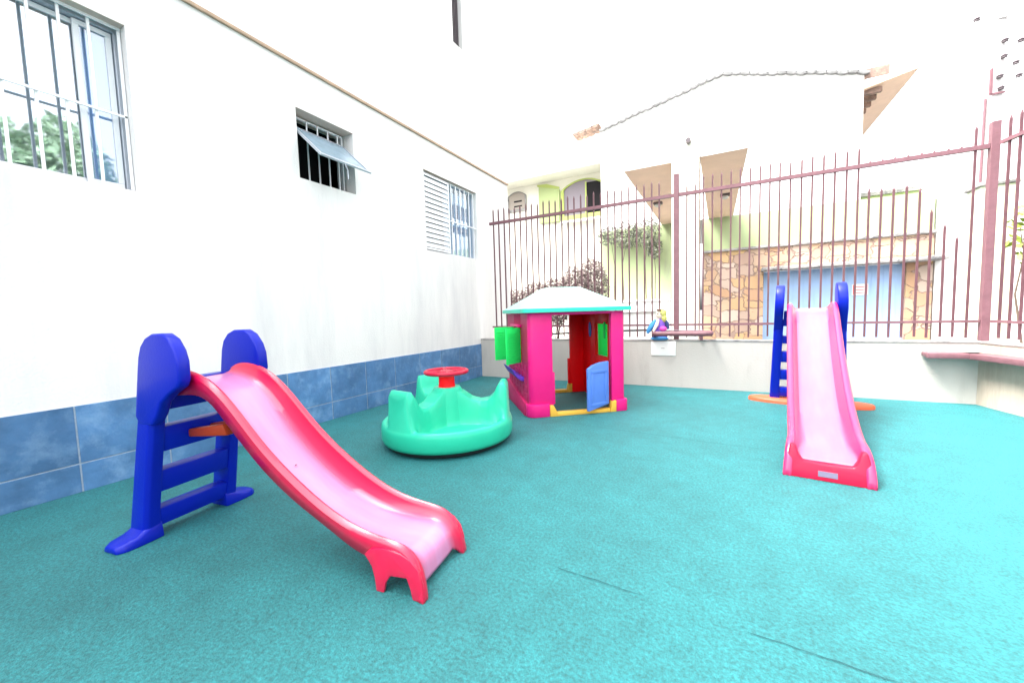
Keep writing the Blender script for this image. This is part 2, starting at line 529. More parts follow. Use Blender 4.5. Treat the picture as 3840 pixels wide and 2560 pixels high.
# ------------------------------------------------------------------ left apartment building
WX = -4.275
bld = empty('apartment_building', 'tall white rendered apartment building with barred windows along the left of the playground', 'building', (WX, 0, 0))
def wall_with_holes(y0, y1, z0, z1, holes, x0, x1):
    ys = sorted({y0, y1} | {h[0] for h in holes} | {h[1] for h in holes})
    zs = sorted({z0, z1} | {h[2] for h in holes} | {h[3] for h in holes})
    vs, idx = [], {}
    fs = []
    def V(x, y, z):
        k = (x, y, z)
        if k not in idx:
            idx[k] = len(vs)
            vs.append(k)
        return idx[k]
    def hole(yc, zc):
        return any(h[0] < yc < h[1] and h[2] < zc < h[3] for h in holes)
    for i in range(len(ys) - 1):
        for j in range(len(zs) - 1):
            a, b, c, d = ys[i], ys[i + 1], zs[j], zs[j + 1]
            if not hole((a + b) / 2, (c + d) / 2):
                fs.append((V(x1, a, c), V(x1, b, c), V(x1, b, d), V(x1, a, d)))
                fs.append((V(x0, a, c), V(x0, a, d), V(x0, b, d), V(x0, b, c)))
    for a, b, c, d in list(holes) + [(y0, y1, z0, z1)]:
        fs += [(V(x0, a, c), V(x1, a, c), V(x1, b, c), V(x0, b, c)), (V(x0, a, d), V(x1, a, d), V(x1, b, d), V(x0, b, d)),
               (V(x0, a, c), V(x1, a, c), V(x1, a, d), V(x0, a, d)), (V(x0, b, c), V(x1, b, c), V(x1, b, d), V(x0, b, d))]
    # split faces so that the boundary vertices of the grid are shared
    return MB().add(vs, fs)
H_BIG = (-0.10, 1.512, 2.345, 3.665)
H_SM = (2.957, 3.745, 2.875, 3.66)
H_SH = (5.125, 6.68, 2.33, 3.63)
H_UP = (6.10, 6.40, 6.14, 7.6)
o = wall_with_holes(-5, 7.99, 0.0, 9.2, [H_BIG, H_SM, H_SH, H_UP], -0.34, 0.0).build('facade_wall', 'wall', bld)
MB().box((-9, -5, 0), (-0.34, -4.8, 9.2)).box((-9, 7.79, 0), (-0.34, 7.99, 9.2)).box((-9.2, -5, 0), (-9, 7.99, 9.2)).box((-9.2, -5, 9.201), (0, 7.99, 9.4)).build('building_shell', 'wall', bld)
MB().box((0.002, -5, 4.118), (0.03, 7.99, 4.152)).build('molding', 'molding', bld, bevel=0.004)
# tile dado: two courses of slate tiles on a grout bed
tl = MB()
dado = MB().box((0.0005, -5, 0.0), (0.010, 6.66, 0.655)).build('tile_dado', 'grout', bld)
y = 1.0 - 0.545 * 10
g = 0.0055
while y < 6.66:
    y1 = min(y + 0.545, 6.66)
    for z0, z1 in ((0.0, 0.212), (0.222, 0.655)):
        tl.box((0.010, y + g, z0), (0.016, y1 - g, z1))
    y += 0.545
tl.build('slate_tile', 'tile', dado, bevel=0.0015, seg=1)

def rect_ring(mb, x0, x1, a, b, c, d, t):
    mb.box((x0, a, c), (x1, b, c + t)).box((x0, a, d - t), (x1, b, d))
    mb.box((x0, a, c + t), (x1, a + t, d - t)).box((x0, b - t, c + t), (x1, b, d - t))
# big window -------------------------------------------------
wn = MB()
a, b, c, d = H_BIG
rect_ring(wn, -0.24, -0.13, a, b, c, d, 0.035)
win = wn.build('window', 'alu', bld, bevel=0.003, seg=1)
win['label'] = 'large barred sliding window at the top left'
for k_, (ya, yb, xx) in enumerate(((a + .04, a + .62, -0.195), (a + .56, 0.80, -0.165), (0.76, 1.30, -0.195), (1.25, b - .04, -0.165))):
    f = MB()
    rect_ring(f, xx - .012, xx + .012, ya, yb, c + .04, d - .04, 0.038)
    sf = f.build('sash', 'frame_white', win, bevel=0.003, seg=1)
    MB().box((xx - .003, ya + .038, c + .078), (xx + .003, yb - .038, d - .078)).build('pane', 'glass' if k_ < 3 else 'glassclear', sf)
MB().box((-.225, 1.29, c + .05), (-.220, b - .05, d - .05)).build('added_pane_backing', 'added_pane_backing', win)  # added blue sheet, no real blind; gives the pane its lit light blue
gr = MB()
for yy in [0.855 - 0.155 * k for k in range(6, 0, -1)] + [0.855, 1.012, 1.165, 1.325]:
    gr.box((-0.115, yy - .009, c + .002), (-0.097, yy + .009, d - .002))
gr.box((-0.093, a + .002, 2.950), (-0.077, b - .002, 2.968)).box((-0.093, a + .002, c + .002), (-0.077, b - .002, c + .024)).box((-0.093, a + .002, d - .024), (-0.077, b - .002, d - .002))
gr.box((-0.093, b - .026, c + .03), (-0.077, b - .006, d - .03))
gr.build('window_grille', 'grille', win, bevel=0.002, seg=1)
MB().box((-1.4, a - .4, c - .4), (-1.35, b + .4, d + .4)).build('room_backdrop', 'room', win)
def lintel(h, parent, mm='reveal'):
    a, b, c, d = h
    MB().add([(-0.33, a + .002, d - .003), (-0.002, a + .002, d - .003), (-0.002, b - .002, d - .003), (-0.33, b - .002, d - .003), (-0.33, a + .002, d), (-0.002, a + .002, d), (-0.002, b - .002, d), (-0.33, b - .002, d)],
             [(0, 1, 2, 3), (4, 5, 6, 7), (0, 1, 5, 4), (1, 2, 6, 5), (2, 3, 7, 6), (3, 0, 4, 7)]).build('lintel_face', mm, parent)
lintel(H_BIG, win)
# small awning window ---------------------------------------
a, b, c, d = H_SM
wn = MB()
rect_ring(wn, -0.20, -0.165, a, b - .03, c, d - .02, 0.022)
win = wn.build('window', 'frame_white', bld, bevel=0.002, seg=1)
win['label'] = 'small dark window with its awning pane propped open'
gr = MB()
for yy in (3.045, 3.189, 3.333, 3.478, 3.62):
    gr.box((-0.158, yy - .007, c + .022), (-0.146, yy + .007, d - .04))
gr.build('window_grille', 'frame_white', win)
MB().box((-0.9, a - .3, c - .3), (-0.85, b + .3, d + .3)).build('room_backdrop', 'dark', win)
lintel(H_SM, win)
AW = [Vector(p) for p in [(-.14, 2.985, 3.50), (-.14, 3.70, 3.50), (.345, 3.70, 3.07), (.345, 2.985, 3.07)]]     # TL, TR, BR, BL relative to the wall plane
n_ = (AW[1] - AW[0]).cross(AW[3] - AW[0]).normalized()
def lerpq(u, v):
    return AW[0].lerp(AW[1], u).lerp(AW[3].lerp(AW[2], u), v)
aw = MB()
for (u0, u1, v0, v1) in ((0, 1, 0, .06), (0, 1, .93, 1), (0, .05, .06, .93), (.95, 1, .06, .93)):
    q = [lerpq(u0, v0), lerpq(u1, v0), lerpq(u1, v1), lerpq(u0, v1)]
    aw.hexa([p - n_ * .010 for p in q] + [p + n_ * .010 for p in q])
awo = aw.build('awning_sash', 'alu', win)
q = [lerpq(.05, .06), lerpq(.95, .06), lerpq(.95, .93), lerpq(.05, .93)]
MB().hexa([p - n_ * .002 for p in q] + [p + n_ * .002 for p in q]).build('pane', 'awnglass', awo)
hd = lerpq(.45, 1)
MB().tube([hd, hd + Vector((0, 0.01, -.03)), hd + Vector((-.02, 0.05, -.06)), hd + Vector((-.02, 0.05, -.16))], .006, 6).build('stay_handle', 'alu', win, smooth=True)
# shuttered window -------------------------------------------
a, b, c, d = H_SH
wn = MB()
rect_ring(wn, -0.16, -0.07, a, b, c, d, 0.03)
win = wn.build('window', 'frame_white', bld, bevel=0.003, seg=1)
win['label'] = 'louvred and barred window near the far end of the wall'
lv = MB()
rect_ring(lv, -0.055, -0.030, a + .01, 5.83, c + .03, d - .04, 0.03)
nl = 14
for k in range(nl):
    z = c + .07 + (d - c - .15) * (k + .5) / nl
    hh = (d - c - .15) / nl
    lv.hexa([(-.056, a + .04, z - hh * .42), (-.030, a + .04, z - hh * .50), (-.030, 5.80, z - hh * .50), (-.056, 5.80, z - hh * .42),
             (-.058, a + .04, z + hh * .36), (-.052, a + .04, z + hh * .40), (-.052, 5.80, z + hh * .40), (-.058, 5.80, z + hh * .36)])
lv.build('louvre_shutter', 'frame_white', win)
gr = MB()
for k in range(6):
    yy = 5.90 + 0.142 * k
    gr.box((-0.050, yy - .008, c + .03), (-0.034, yy + .008, d - .03))
gr.box((-0.030, 5.835, 2.925), (-0.016, b - .01, 2.945))
gr.build('window_grille', 'frame_white', win)
cu = MB()
rows = []
for zz in (c + .03, (c + d) / 2, d - .12):
    rows.append([Vector((-0.19 + .03 * math.sin(k * 1.1) + .01 * math.sin(k * 2.7 + zz), 5.84 + (b - 5.88) * k / 40, zz)) for k in range(41)])
cu.loft(rows, caps=False, closed=False)
cu.build('curtain', 'curtain', win, smooth=True, angle=180)
MB().box((-0.115, 5.85, c + .04), (-0.109, b - .03, d - .03)).build('pane', 'glassclear', win)
MB().box((-1.0, a - .3, c - .3), (-0.95, b + .3, d + .3)).build('room_backdrop', 'dark', win)
lintel(H_SH, win)
# upper latticed opening
a, b, c, d = H_UP
lt = MB()
zz = c
while zz < d:
    lt.box((-0.10, a, zz - .004), (-0.085, b, zz + .004))
    zz += 0.045
yy = a
while yy < b:
    lt.box((-0.084, yy - .004, c), (-0.070, yy + .004, d))
    yy += 0.045
win = lt.build('window', 'insul', bld)
win['label'] = 'narrow upper opening closed with a fine lattice'
MB().box((-0.24, a - .02, c - .02), (-0.23, b + .02, d + .02)).build('room_backdrop', 'dark', win)

# ------------------------------------------------------------------ parapet walls
T = 0.16
pw = empty('parapet_wall', 'low off-white rendered wall below the maroon fence across the back', 'wall', (0, CY, 0), group='low walls round the playground')
MB().box((-4.27, 0, 0), (CX, T, 0.735)).build('wall_body', 'parapet', pw)
MB().box((-4.27, -0.008, 0.735), (CX, T + .01, 0.757)).build('coping', 'slab', pw, bevel=0.004, seg=1)
pr_ = empty('parapet_wall', 'low stained wall at the right side, below the bench and turning towards the camera', 'wall', (CX, CY, 0), group='low walls round the playground')
def rpt(s, n, z):
    p = RD * s + RN * n
    return Vector((p.x, p.y, z))
MB().hexa([rpt(0, 0, 0), rpt(9, 0, 0), rpt(9, T, 0), rpt(-.16, T, 0), rpt(0, 0, .735), rpt(9, 0, .735), rpt(9, T, .735), rpt(-.16, T, .735)]).build('wall_body', 'parapet2', pr_)
MB().hexa([rpt(0.01, -.008, .735), rpt(9, -.008, .735), rpt(9, T, .735), rpt(-.16, T, .735), rpt(0.01, -.008, .757), rpt(9, -.008, .757), rpt(9, T, .757), rpt(-.16, T, .757)]).build('coping', 'slab', pr_)

# ------------------------------------------------------------------ iron fences
def spear(mb, x, y, z0, z1, r=0.0105, tip=True):
    mb.box((x - r, y - r, z0), (x + r, y + r, z1 - (.05 if tip else 0)))
    if tip:
        mb.add([(x - r, y - r, z1 - .05), (x + r, y - r, z1 - .05), (x + r, y + r, z1 - .05), (x - r, y + r, z1 - .05), (x, y, z1)], [(0, 1, 4), (1, 2, 4), (2, 3, 4), (3, 0, 4)])
FY = 0.075
fe = empty('iron_fence', 'tall maroon iron bar fence standing on the back wall', 'fence', (0, CY, 0), group='maroon iron fences')
MB().box((-4.02, FY - .024, 2.98), (2.72, FY + .024, 3.03)).build('rail', 'maroon', fe)
MB().box((-4.02, FY - .016, 0.975), (2.72, FY + .016, 1.005)).build('rail', 'maroon', fe)
for px_, top in ((-0.622, 3.32), (2.76, 3.27)):
    MB().box((px_ - .037, FY - .037, 0.757), (px_ + .037, FY + .037, top)).build('post', 'maroon', fe, bevel=0.004, seg=1)
x = -3.933
k = 0
glare_shorts = {1.674: 2.73, 1.794: 2.71, 1.911: 2.70, 2.032: 2.71, 2.154: 2.64, 2.265: 2.37, 2.387: 2.18, 2.496: 2.02}  # bars cut short where glare swallows their upper ends; glare built into the shape
xs = []
for i in range(27):
    xs.append((-3.933 + 0.1177 * i + random.uniform(-.004, .004), 3.27 + random.uniform(-.02, .02)))
xs += [(v, 3.14 + .01) for v in (-0.473, -0.35)]
xs += [(-0.243 + 0.1203 * i + random.uniform(-.004, .004), 3.262 + random.uniform(-.02, .02)) for i in range(16)]
xs += list(glare_shorts.items()) + [(2.612, 3.27)]
for x, top in xs:
    mb = MB()
    spear(mb, x, FY, 0.80 + random.uniform(-.01, .01), top)
    mb.build('bar', 'maroonbar', fe)
for v in glare_shorts:
    MB().box((v - .009, FY - .009, 3.0255), (v + .009, FY + .009, 3.05)).build('bar_stub', 'maroon', fe)
f2 = empty('iron_fence', 'maroon iron bar fence continuing along the right side wall past the corner post', 'fence', (CX, CY, 0), group='maroon iron fences')
def obox(mb, s0, s1, n0, n1, z0, z1):
    mb.hexa([rpt(s0, n0, z0), rpt(s1, n0, z0), rpt(s1, n1, z0), rpt(s0, n1, z0), rpt(s0, n0, z1), rpt(s1, n0, z1), rpt(s1, n1, z1), rpt(s0, n1, z1)])
    return mb
obox(MB(), 0.04, 9, .055, .095, 2.985, 3.025).build('rail', 'maroon', f2)
obox(MB(), 0.04, 9, .06, .09, .975, 1.005).build('rail', 'maroon', f2)
for i in range(60):
    s_ = 0.13 + 0.12 * i
    mb = MB()
    p = rpt(s_, .075, 0)
    spear(mb, p.x, p.y, 0.80, 3.27)
    mb.build('bar', 'maroonbar', f2)

# ------------------------------------------------------------------ bench slab
bn = empty('wall_bench', 'maroon painted shelf bench fixed to the low wall in the right corner', 'bench', (CX, CY, 0))
mb = MB()
mb.hexa([Vector((-.50, -.19, .562)), Vector((-.04, -.19, .562)), Vector((0, -.012, .583)), Vector((-.50, -.012, .583)),
         Vector((-.50, -.19, .625)), Vector((-.04, -.19, .625)), Vector((0, -.012, .625)), Vector((-.50, -.012, .625))])
mb.build('seat', 'maroon', bn, bevel=0.006)
obox(MB(), 0.017, 5.0, -.19, -.012, .562, .625).build('seat', 'maroon', bn, bevel=0.006)
# ------------------------------------------------------------------ plate, tube frame, cable, figure
pl_ = empty('cover_plate', 'small white rectangular cover plate on the low wall under the fence post', 'cover plate', (-0.81, CY, 0.617))
MB().box((-.185, -.014, -.115), (.185, -.001, .115)).build('lid', 'plate', pl_, bevel=0.004)
MB().box((-.03, -.018, .0), (.02, -.0145, .008)).build('latch', 'greyshutter', pl_)
tf = empty('tube_frame', 'pinkish maroon rounded steel tube frame jutting out above the low wall at the fence post', 'metal frame', (-0.54, CY, 0.86))
pts = []
for (cx_, cy_, a0) in ((.36, -.10, -90), (.36, .02, 0), (-.34, .02, 90), (-.34, -.10, 180)):
    for k in range(7):
        aa = R(a0 + 15 * k)
        pts.append((cx_ + .05 * math.cos(aa), cy_ + .05 * math.sin(aa), 0.0))
pts.append(pts[0])
MB().tube(pts, 0.038, 14, caps=False).build('tube', 'maroon', tf, smooth=True)
MB().box((-.33, -.05, .045), (.3, .03, .05)).build('tray', 'greyshutter', tf)
MB().box((-.30, -.04, -.103), (-.26, 0.0, -.03)).box((.26, -.04, -.103), (.30, 0.0, -.03)).build('foot', 'maroon', tf)
cb = MB().tube([(-3.2, CY + .13, .83), (-2.4, CY + .12, .86), (-1.75, CY + .12, .885), (-1.35, CY + .12, .90), (-.95, CY + .11, .91)], .016, 8).build('cable', 'cable', None, smooth=True)
tag(cb, 'black cable lying along the top of the low back wall behind the fence', 'cable')
fg = empty('toy_figure', 'small colourful toy figure with blue sleeve sitting on the low wall by fence post', 'toy', (-0.86, CY + .02, .80))
body = MB()
rings = []
for z, rx, ry in ((-.04, .10, .07), (.0, .11, .08), (.06, .10, .075), (.14, .075, .06), (.22, .085, .06), (.27, .06, .05), (.30, .03, .03)):
    rings.append([Vector((rx * math.cos(2 * PI * k / 14), ry * math.sin(2 * PI * k / 14), z)) for k in range(14)])
body.loft(rings).build('body', 'figpurple', fg, smooth=True)
MB().sphere((0.05, -.045, .13), (.06, .04, .045), 10).build('skirt', 'figpink', fg, smooth=True)
MB().sphere((0, -.01, .36), (.065, .06, .08), 12).build('head', 'skin', fg, smooth=True)
hr = MB().sphere((0.025, .0, .375), (.075, .068, .078), 12)
hr.sphere((0.06, -.01, .30), (.045, .05, .07), 10).build('hair', 'hair', fg, smooth=True)
MB().sphere((-.025, -.062, .375), (.012, .008, .01), 8).sphere((.02, -.065, .37), (.012, .008, .01), 8).sphere((-.01, -.055, .435), (.04, .03, .018), 8).build('eyes_and_fringe', 'brown', fg, smooth=True)
MB().tube([(-.06, 0, .27), (-.11, -.02, .20), (-.16, -.04, .12), (-.19, -.05, .06)], .03, 10, radii=[.03, .045, .04, .02]).build('sleeve', 'figblue', fg, smooth=True)
MB().tube([(.06, 0, .27), (.10, 0, .22), (.11, 0, .12)], .03, 10, radii=[.03, .035, .03]).build('sleeve', 'navy', fg, smooth=True)
MB().tube([(-.02, -.05, .28), (-.04, -.08, .20), (-.09, -.09, .10)], .02, 8, radii=[.022, .028, .02]).build('scarf', 'skin', fg, smooth=True)
MB().sphere((0.0, -.07, -.02), (.14, .05, .03), 10).build('legs', 'figblue', fg, smooth=True)

# ------------------------------------------------------------------ slides
def interp(tab, x):
    if x <= tab[0][0]:
        return tab[0][1]
    for (x0, y0), (x1, y1) in zip(tab, tab[1:]):
        if x <= x1:
            return y0 + (y1 - y0) * (x - x0) / (x1 - x0) if x1 > x0 else y1
    return tab[-1][1]
def smoothpath(p, it=2):
    for _ in range(it):
        q = [p[0]]
        for a, b in zip(p, p[1:]):
            q += [(a[0] * .75 + b[0] * .25, a[1] * .75 + b[1] * .25), (a[0] * .25 + b[0] * .75, a[1] * .25 + b[1] * .75)]
        q.append(p[-1])
        p = q
    return p
def chute(parent, top, bed, under, hw, cen=0.0, rw=0.030, flare=None, m='red', rails=True, slope=0.02):
    """top / bed / under: polylines (u,z) of equal parameter count along the slide; hw half width"""
    n = len(top)
    rings = []
    for i in range(n):
        (ut, zt), (ub, zb), (uu, zu) = top[i], bed[i], under[i]
        h = hw + (flare[i] if flare else 0)
        ci = h - rw            # inner edge of rail top
        bi = h - rw - slope    # bed half width
        sec = []
        def P(u, v, z):
            sec.append(Vector((u, cen + v, z)))
        P(uu, -h + .004, zu)
        P((uu * .4 + ut * .6), -h, zu * .35 + zt * .65)
        P(ut, -h - .004, zt - .012)
        P(ut, -h + .004, zt - .002)
        P(ut, -h + rw * .5, zt + .004)
        P(ut, -ci - .004, zt - .003)
        P(ut, -ci, zt - .014)
        P(ut * .3 + ub * .7, -bi - .008, zt * .3 + zb * .7)
        P(ub, -bi + .012, zb + .004)
        P(ub, -bi + .045, zb)
        P(ub, 0, zb - .001)
        half = list(sec)
        for v in reversed(half[:-1]):
            sec.append(Vector((v.x, 2 * cen - v.y, v.z)))
        rings.append(sec)
    mb = MB()
    mb.loft(rings, caps=False, closed=False)
    o = mb.build('chute', m, parent, smooth=True, angle=50)
    at = o.data.attributes.new('bed_sheen', 'FLOAT', 'POINT')      # reflected sky and wall put into the bed colour as a pale band
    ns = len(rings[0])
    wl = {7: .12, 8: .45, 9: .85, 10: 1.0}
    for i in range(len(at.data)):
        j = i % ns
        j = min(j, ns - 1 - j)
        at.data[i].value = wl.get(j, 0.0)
    so = o.modifiers.new('thickness', 'SOLIDIFY')
    so.thickness = 0.009
    so.offset = 0
    return o

# resample three profiles to the same count
def resample(poly, n):
    L = [0]
    for a, b in zip(poly, poly[1:]):
        L.append(L[-1] + math.hypot(b[0] - a[0], b[1] - a[1]))
    out = []
    for i in range(n):
        s_ = L[-1] * i / (n - 1)
        for k in range(len(poly) - 1):
            if s_ <= L[k + 1] + 1e-9:
                t_ = (s_ - L[k]) / max(1e-9, L[k + 1] - L[k])
                out.append((poly[k][0] + (poly[k + 1][0] - poly[k][0]) * t_, poly[k][1] + (poly[k + 1][1] - poly[k][1]) * t_))
                break
    return out

def ladder(parent, zs, vs, us, holes, panel_top, m='blue', foot=True, vt=0.25, vb=0.27, paddle=None, th=0.062, cen=0.0, pw=.075):
    """A-frame ladder panel, leaning forward. us(z)->u of its front face."""
    front = lambda z: us * (0.045 + 0.20 * z)
    depth = lambda z: 0.155 - 0.03 * z
    def vo(z):
        return vb + (vt - vb) * z / zs
    zt = zs
    # side posts
    for sgn in (-1, 1):
        zz = [0.0, .05, .15, .3, .5, .7, .86]
        zz = [q * zs / 1.2 for q in zz]
        rings = []
        for z in zz:
            o_, i_ = vo(z), vo(z) - (pw if z > .1 else pw + .01)
            f_, b_ = front(z), front(z) - depth(z)
            r_ = 0.02
            ring = [(b_, o_ - r_), (b_ + r_, o_), (f_ - r_, o_), (f_, o_ - r_), (f_, i_), (b_, i_)]
            rings.append([Vector((u_, cen + sgn * v_, z)) for u_, v_ in ring])
        MB().loft(rings).build('post', m, parent, smooth=True, bevel=0.006, angle=40)
        # paddle shaped hand hold
        pp = [(u_ , z_) for u_, z_ in paddle]
        poly = [Vector((u_, 0, z_)) for u_, z_ in pp]
        def off(p):
            return cen + sgn * (vo(p.z) - .0)
        A = [Vector((p.x, cen + sgn * (vo(p.z) + .002), p.z)) for p in poly]
        B = [Vector((p.x, cen + sgn * (vo(p.z) - th), p.z)) for p in poly]
        MB().loft([A, B]).build('hand_hold', m, parent, bevel=0.014, seg=3)
        if foot:
            f = MB()
            fr = []
            for (v_, ua, ub_, h_) in ((vb - .09, -.085, .07, .11), (vb - .02, -.10, .075, .085), (vb + .03, -.10, .075, .055), (vb + .09, -.095, .07, .045), (vb + .125, -.07, .045, .035)):
                fr.append([Vector((ua, cen + sgn * v_, 0)), Vector((ub_, cen + sgn * v_, 0)), Vector((ub_ - .01, cen + sgn * v_, h_ * .8)), Vector((ub_ - .03, cen + sgn * v_, h_)),
                           Vector((ua + .03, cen + sgn * v_, h_)), Vector((ua + .01, cen + sgn * v_, h_ * .8))])
            f.loft(fr).build('foot', m, parent, bevel=0.008)
    # rungs between the holes
    prev = panel_top
    bars = []
    for (h1, h0) in holes:
        bars.append((h1, prev))
        prev = h0
    bars.append((zs * .05, prev))
    for (z0, z1) in bars:
        vi0, vi1 = vo(z0) - pw + .005, vo(z1) - pw + .005
        d0, d1 = front(z0) - .006, front(z1) - .006
        dd = .10
        p = [Vector((d0 - dd, cen - vi0, z0)), Vector((d0, cen - vi0, z0)), Vector((d0, cen + vi0, z0)), Vector((d0 - dd, cen + vi0, z0)),
             Vector((d1 - dd, cen - vi1, z1)), Vector((d1, cen - vi1, z1)), Vector((d1, cen + vi1, z1)), Vector((d1 - dd, cen + vi1, z1))]
        MB().hexa(p).build('rung', m, parent, bevel=0.010)
    return

# slide 1 (near)
a8 = R(8)
s1 = empty('slide', 'near slide with red wavy chute and blue ladder, in front of the slate tiles', 'slide', (-2.99, 1.137, 0), a8, group='toddler slides')
T1 = [(.215, .955), (.26, .978), (.33, .985), (.41, .978), (.50, .950), (.60, .893), (.70, .808), (.80, .706), (.92, .590), (1.04, .500), (1.15, .425), (1.26, .358), (1.37, .303), (1.47, .268), (1.57, .246), (1.67, .236), (1.735, .226), (1.79, .195), (1.825, .14), (1.845, .07), (1.850, 0.0)]
B1 = [(.215, .92), (.26, .918), (.33, .912), (.41, .898), (.49, .862), (.56, .800), (.64, .722), (.73, .620), (.84, .505), (.96, .405), (1.08, .325), (1.20, .262), (1.32, .215), (1.43, .186), (1.54, .172), (1.63, .170), (1.71, .172), (1.765, .160), (1.795, .118), (1.80, .075), (1.802, .03)]
U1 = [(.215, .84), (.26, .845), (.33, .85), (.42, .858), (.50, .845), (.58, .795), (.67, .705), (.77, .610), (.88, .508), (1.00, .420), (1.12, .345), (1.24, .285), (1.36, .225), (1.47, .165), (1.58, .140), (1.66, .115), (1.72, .098), (1.78, .092), (1.80, .06), (1.81, .03), (1.815, 0.0)]
N1 = 64
T1s, B1s, U1s = [ [ (interp([(i, p[0]) for i, p in enumerate(tab)], q), interp([(i, p[1]) for i, p in enumerate(tab)], q)) for q in [k * (len(T1) - 1) / (N1 - 1) for k in range(N1)]] for tab in (T1, B1, U1)]
def sm(tab, it=3):
    for _ in range(it):
        tab = [tab[0]] + [((a[0] + 2 * b[0] + c[0]) / 4, (a[1] + 2 * b[1] + c[1]) / 4) for a, b, c in zip(tab, tab[1:], tab[2:])] + [tab[-1]]
    return tab
T1s, B1s, U1s = sm(T1s, 6), sm(B1s, 6), sm(U1s, 3)
flr = [max(0, (i / (N1 - 1) - .9) / .1) * .014 for i in range(N1)]
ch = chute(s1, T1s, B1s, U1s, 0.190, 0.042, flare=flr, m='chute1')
MB().lathe([(.005, 0), (.006, .002), (.003, .003)], (.93, .03, .448), n=10).build('screw', 'rubber', s1)
# side plates of the nose, each with two stubby feet
for sgn in (-1, 1):
    yy = 0.042 + sgn * .196
    pl8 = [(1.54, .165), (1.56, .14), (1.578, .115), (1.592, .06), (1.597, .0), (1.640, .0), (1.652, .05), (1.68, .088), (1.765, .094), (1.782, .05), (1.792, .0), (1.848, .0), (1.846, .08), (1.828, .14), (1.79, .18), (1.74, .202), (1.66, .212), (1.58, .20)]
    MB().loft([[Vector((u_, yy - .009, z_)) for u_, z_ in pl8], [Vector((u_, yy + .009, z_)) for u_, z_ in pl8]]).build('nose_side', 'chute1', s1, bevel=0.006)
P1 = [(.085, .69), (.055, .735), (.075, .85), (.105, 1.0), (.12, 1.07), (.145, 1.13), (.19, 1.175), (.25, 1.198), (.34, 1.198), (.395, 1.17), (.44, 1.11), (.46, 1.05), (.462, .95), (.44, .91), (.36, .87), (.29, .82), (.25, .75), (.20, .69)]
ladder(s1, 1.2, None, 1.0, [(.67, .76), (.405, .515), (.17, .272)][0:0] or [(.76, .665), (.515, .405), (.272, .17)], .93, paddle=P1, cen=0.02, vt=.25)
# brackets behind the chute
for v_ in (-.02, .10):
    MB().hexa([(.16, v_ - .025, .565), (.50, v_ - .025, .60), (.50, v_ + .025, .60), (.16, v_ + .025, .565), (.16, v_ - .025, .615), (.47, v_ - .025, .665), (.47, v_ + .025, .665), (.16, v_ + .025, .615)]).build('brace', 'brick', s1, bevel=0.010)
MB().box((.11, -.16, .845), (.24, .24, .905)).build('crossbar', 'blue', s1, bevel=0.01)
b_ = MB()
for (u_, v_, z_) in ((.262, -.13, .865), (.172, -.015, .60), (.262, .19, .865), (.172, .15, .60)):
    b_.sphere((u_, v_, z_), (.008, .011, .011), 10)
b_.build('bolt', 'steel', s1, smooth=True)

# slide 2 (far): local +u runs down the chute
w2 = Vector((.112, .994, 0)).normalized()
s2 = empty('slide', 'far slide seen end on, pink red chute with blue ladder on an orange base', 'slide', (.675 + w2.x * 2.68, 3.40 + w2.y * 2.68, 0), math.atan2(-w2.y, -w2.x), group='toddler slides')
L2 = 2.68
T2 = [(.16, 1.235), (.22, 1.262), (.30, 1.272), (.40, 1.262), (.50, 1.225), (.62, 1.15), (.76, 1.045), (.92, .93), (1.10, .81), (1.28, .70), (1.46, .595), (1.64, .50), (1.82, .415), (2.0, .345), (2.16, .295), (2.30, .265), (2.42, .25), (2.52, .24), (2.60, .205), (2.66, .13), (2.69, 0.0)]
B2 = [(.16, 1.20), (.22, 1.198), (.30, 1.19), (.39, 1.168), (.47, 1.12), (.58, 1.04), (.71, .935), (.86, .82), (1.03, .70), (1.21, .585), (1.39, .48), (1.57, .39), (1.75, .315), (1.92, .255), (2.08, .215), (2.22, .19), (2.35, .175), (2.46, .165), (2.53, .15), (2.58, .135), (2.615, .115)]
U2 = [(.16, 1.10), (.22, 1.11), (.30, 1.115), (.39, 1.10), (.47, 1.06), (.58, .99), (.71, .89), (.86, .78), (1.03, .665), (1.21, .555), (1.39, .45), (1.57, .36), (1.75, .28), (1.92, .21), (2.08, .15), (2.22, .10), (2.35, .05), (2.46, .0), (2.56, .0), (2.63, .0), (2.685, 0.0)]
T2s, B2s, U2s = [ [ (interp([(i, p[0]) for i, p in enumerate(tab)], q), interp([(i, p[1]) for i, p in enumerate(tab)], q)) for q in [k * (len(T2) - 1) / (N1 - 1) for k in range(N1)]] for tab in (T2, B2, U2)]
T2s, B2s, U2s = sm(T2s, 6), sm(B2s, 6), sm(U2s, 3)
fl2 = [max(0, (i / (N1 - 1) - .8) / .2) * .03 for i in range(N1)]
chute(s2, T2s, B2s, U2s, 0.225, 0.0, rw=0.042, flare=fl2, slope=0.03, m='chute2')
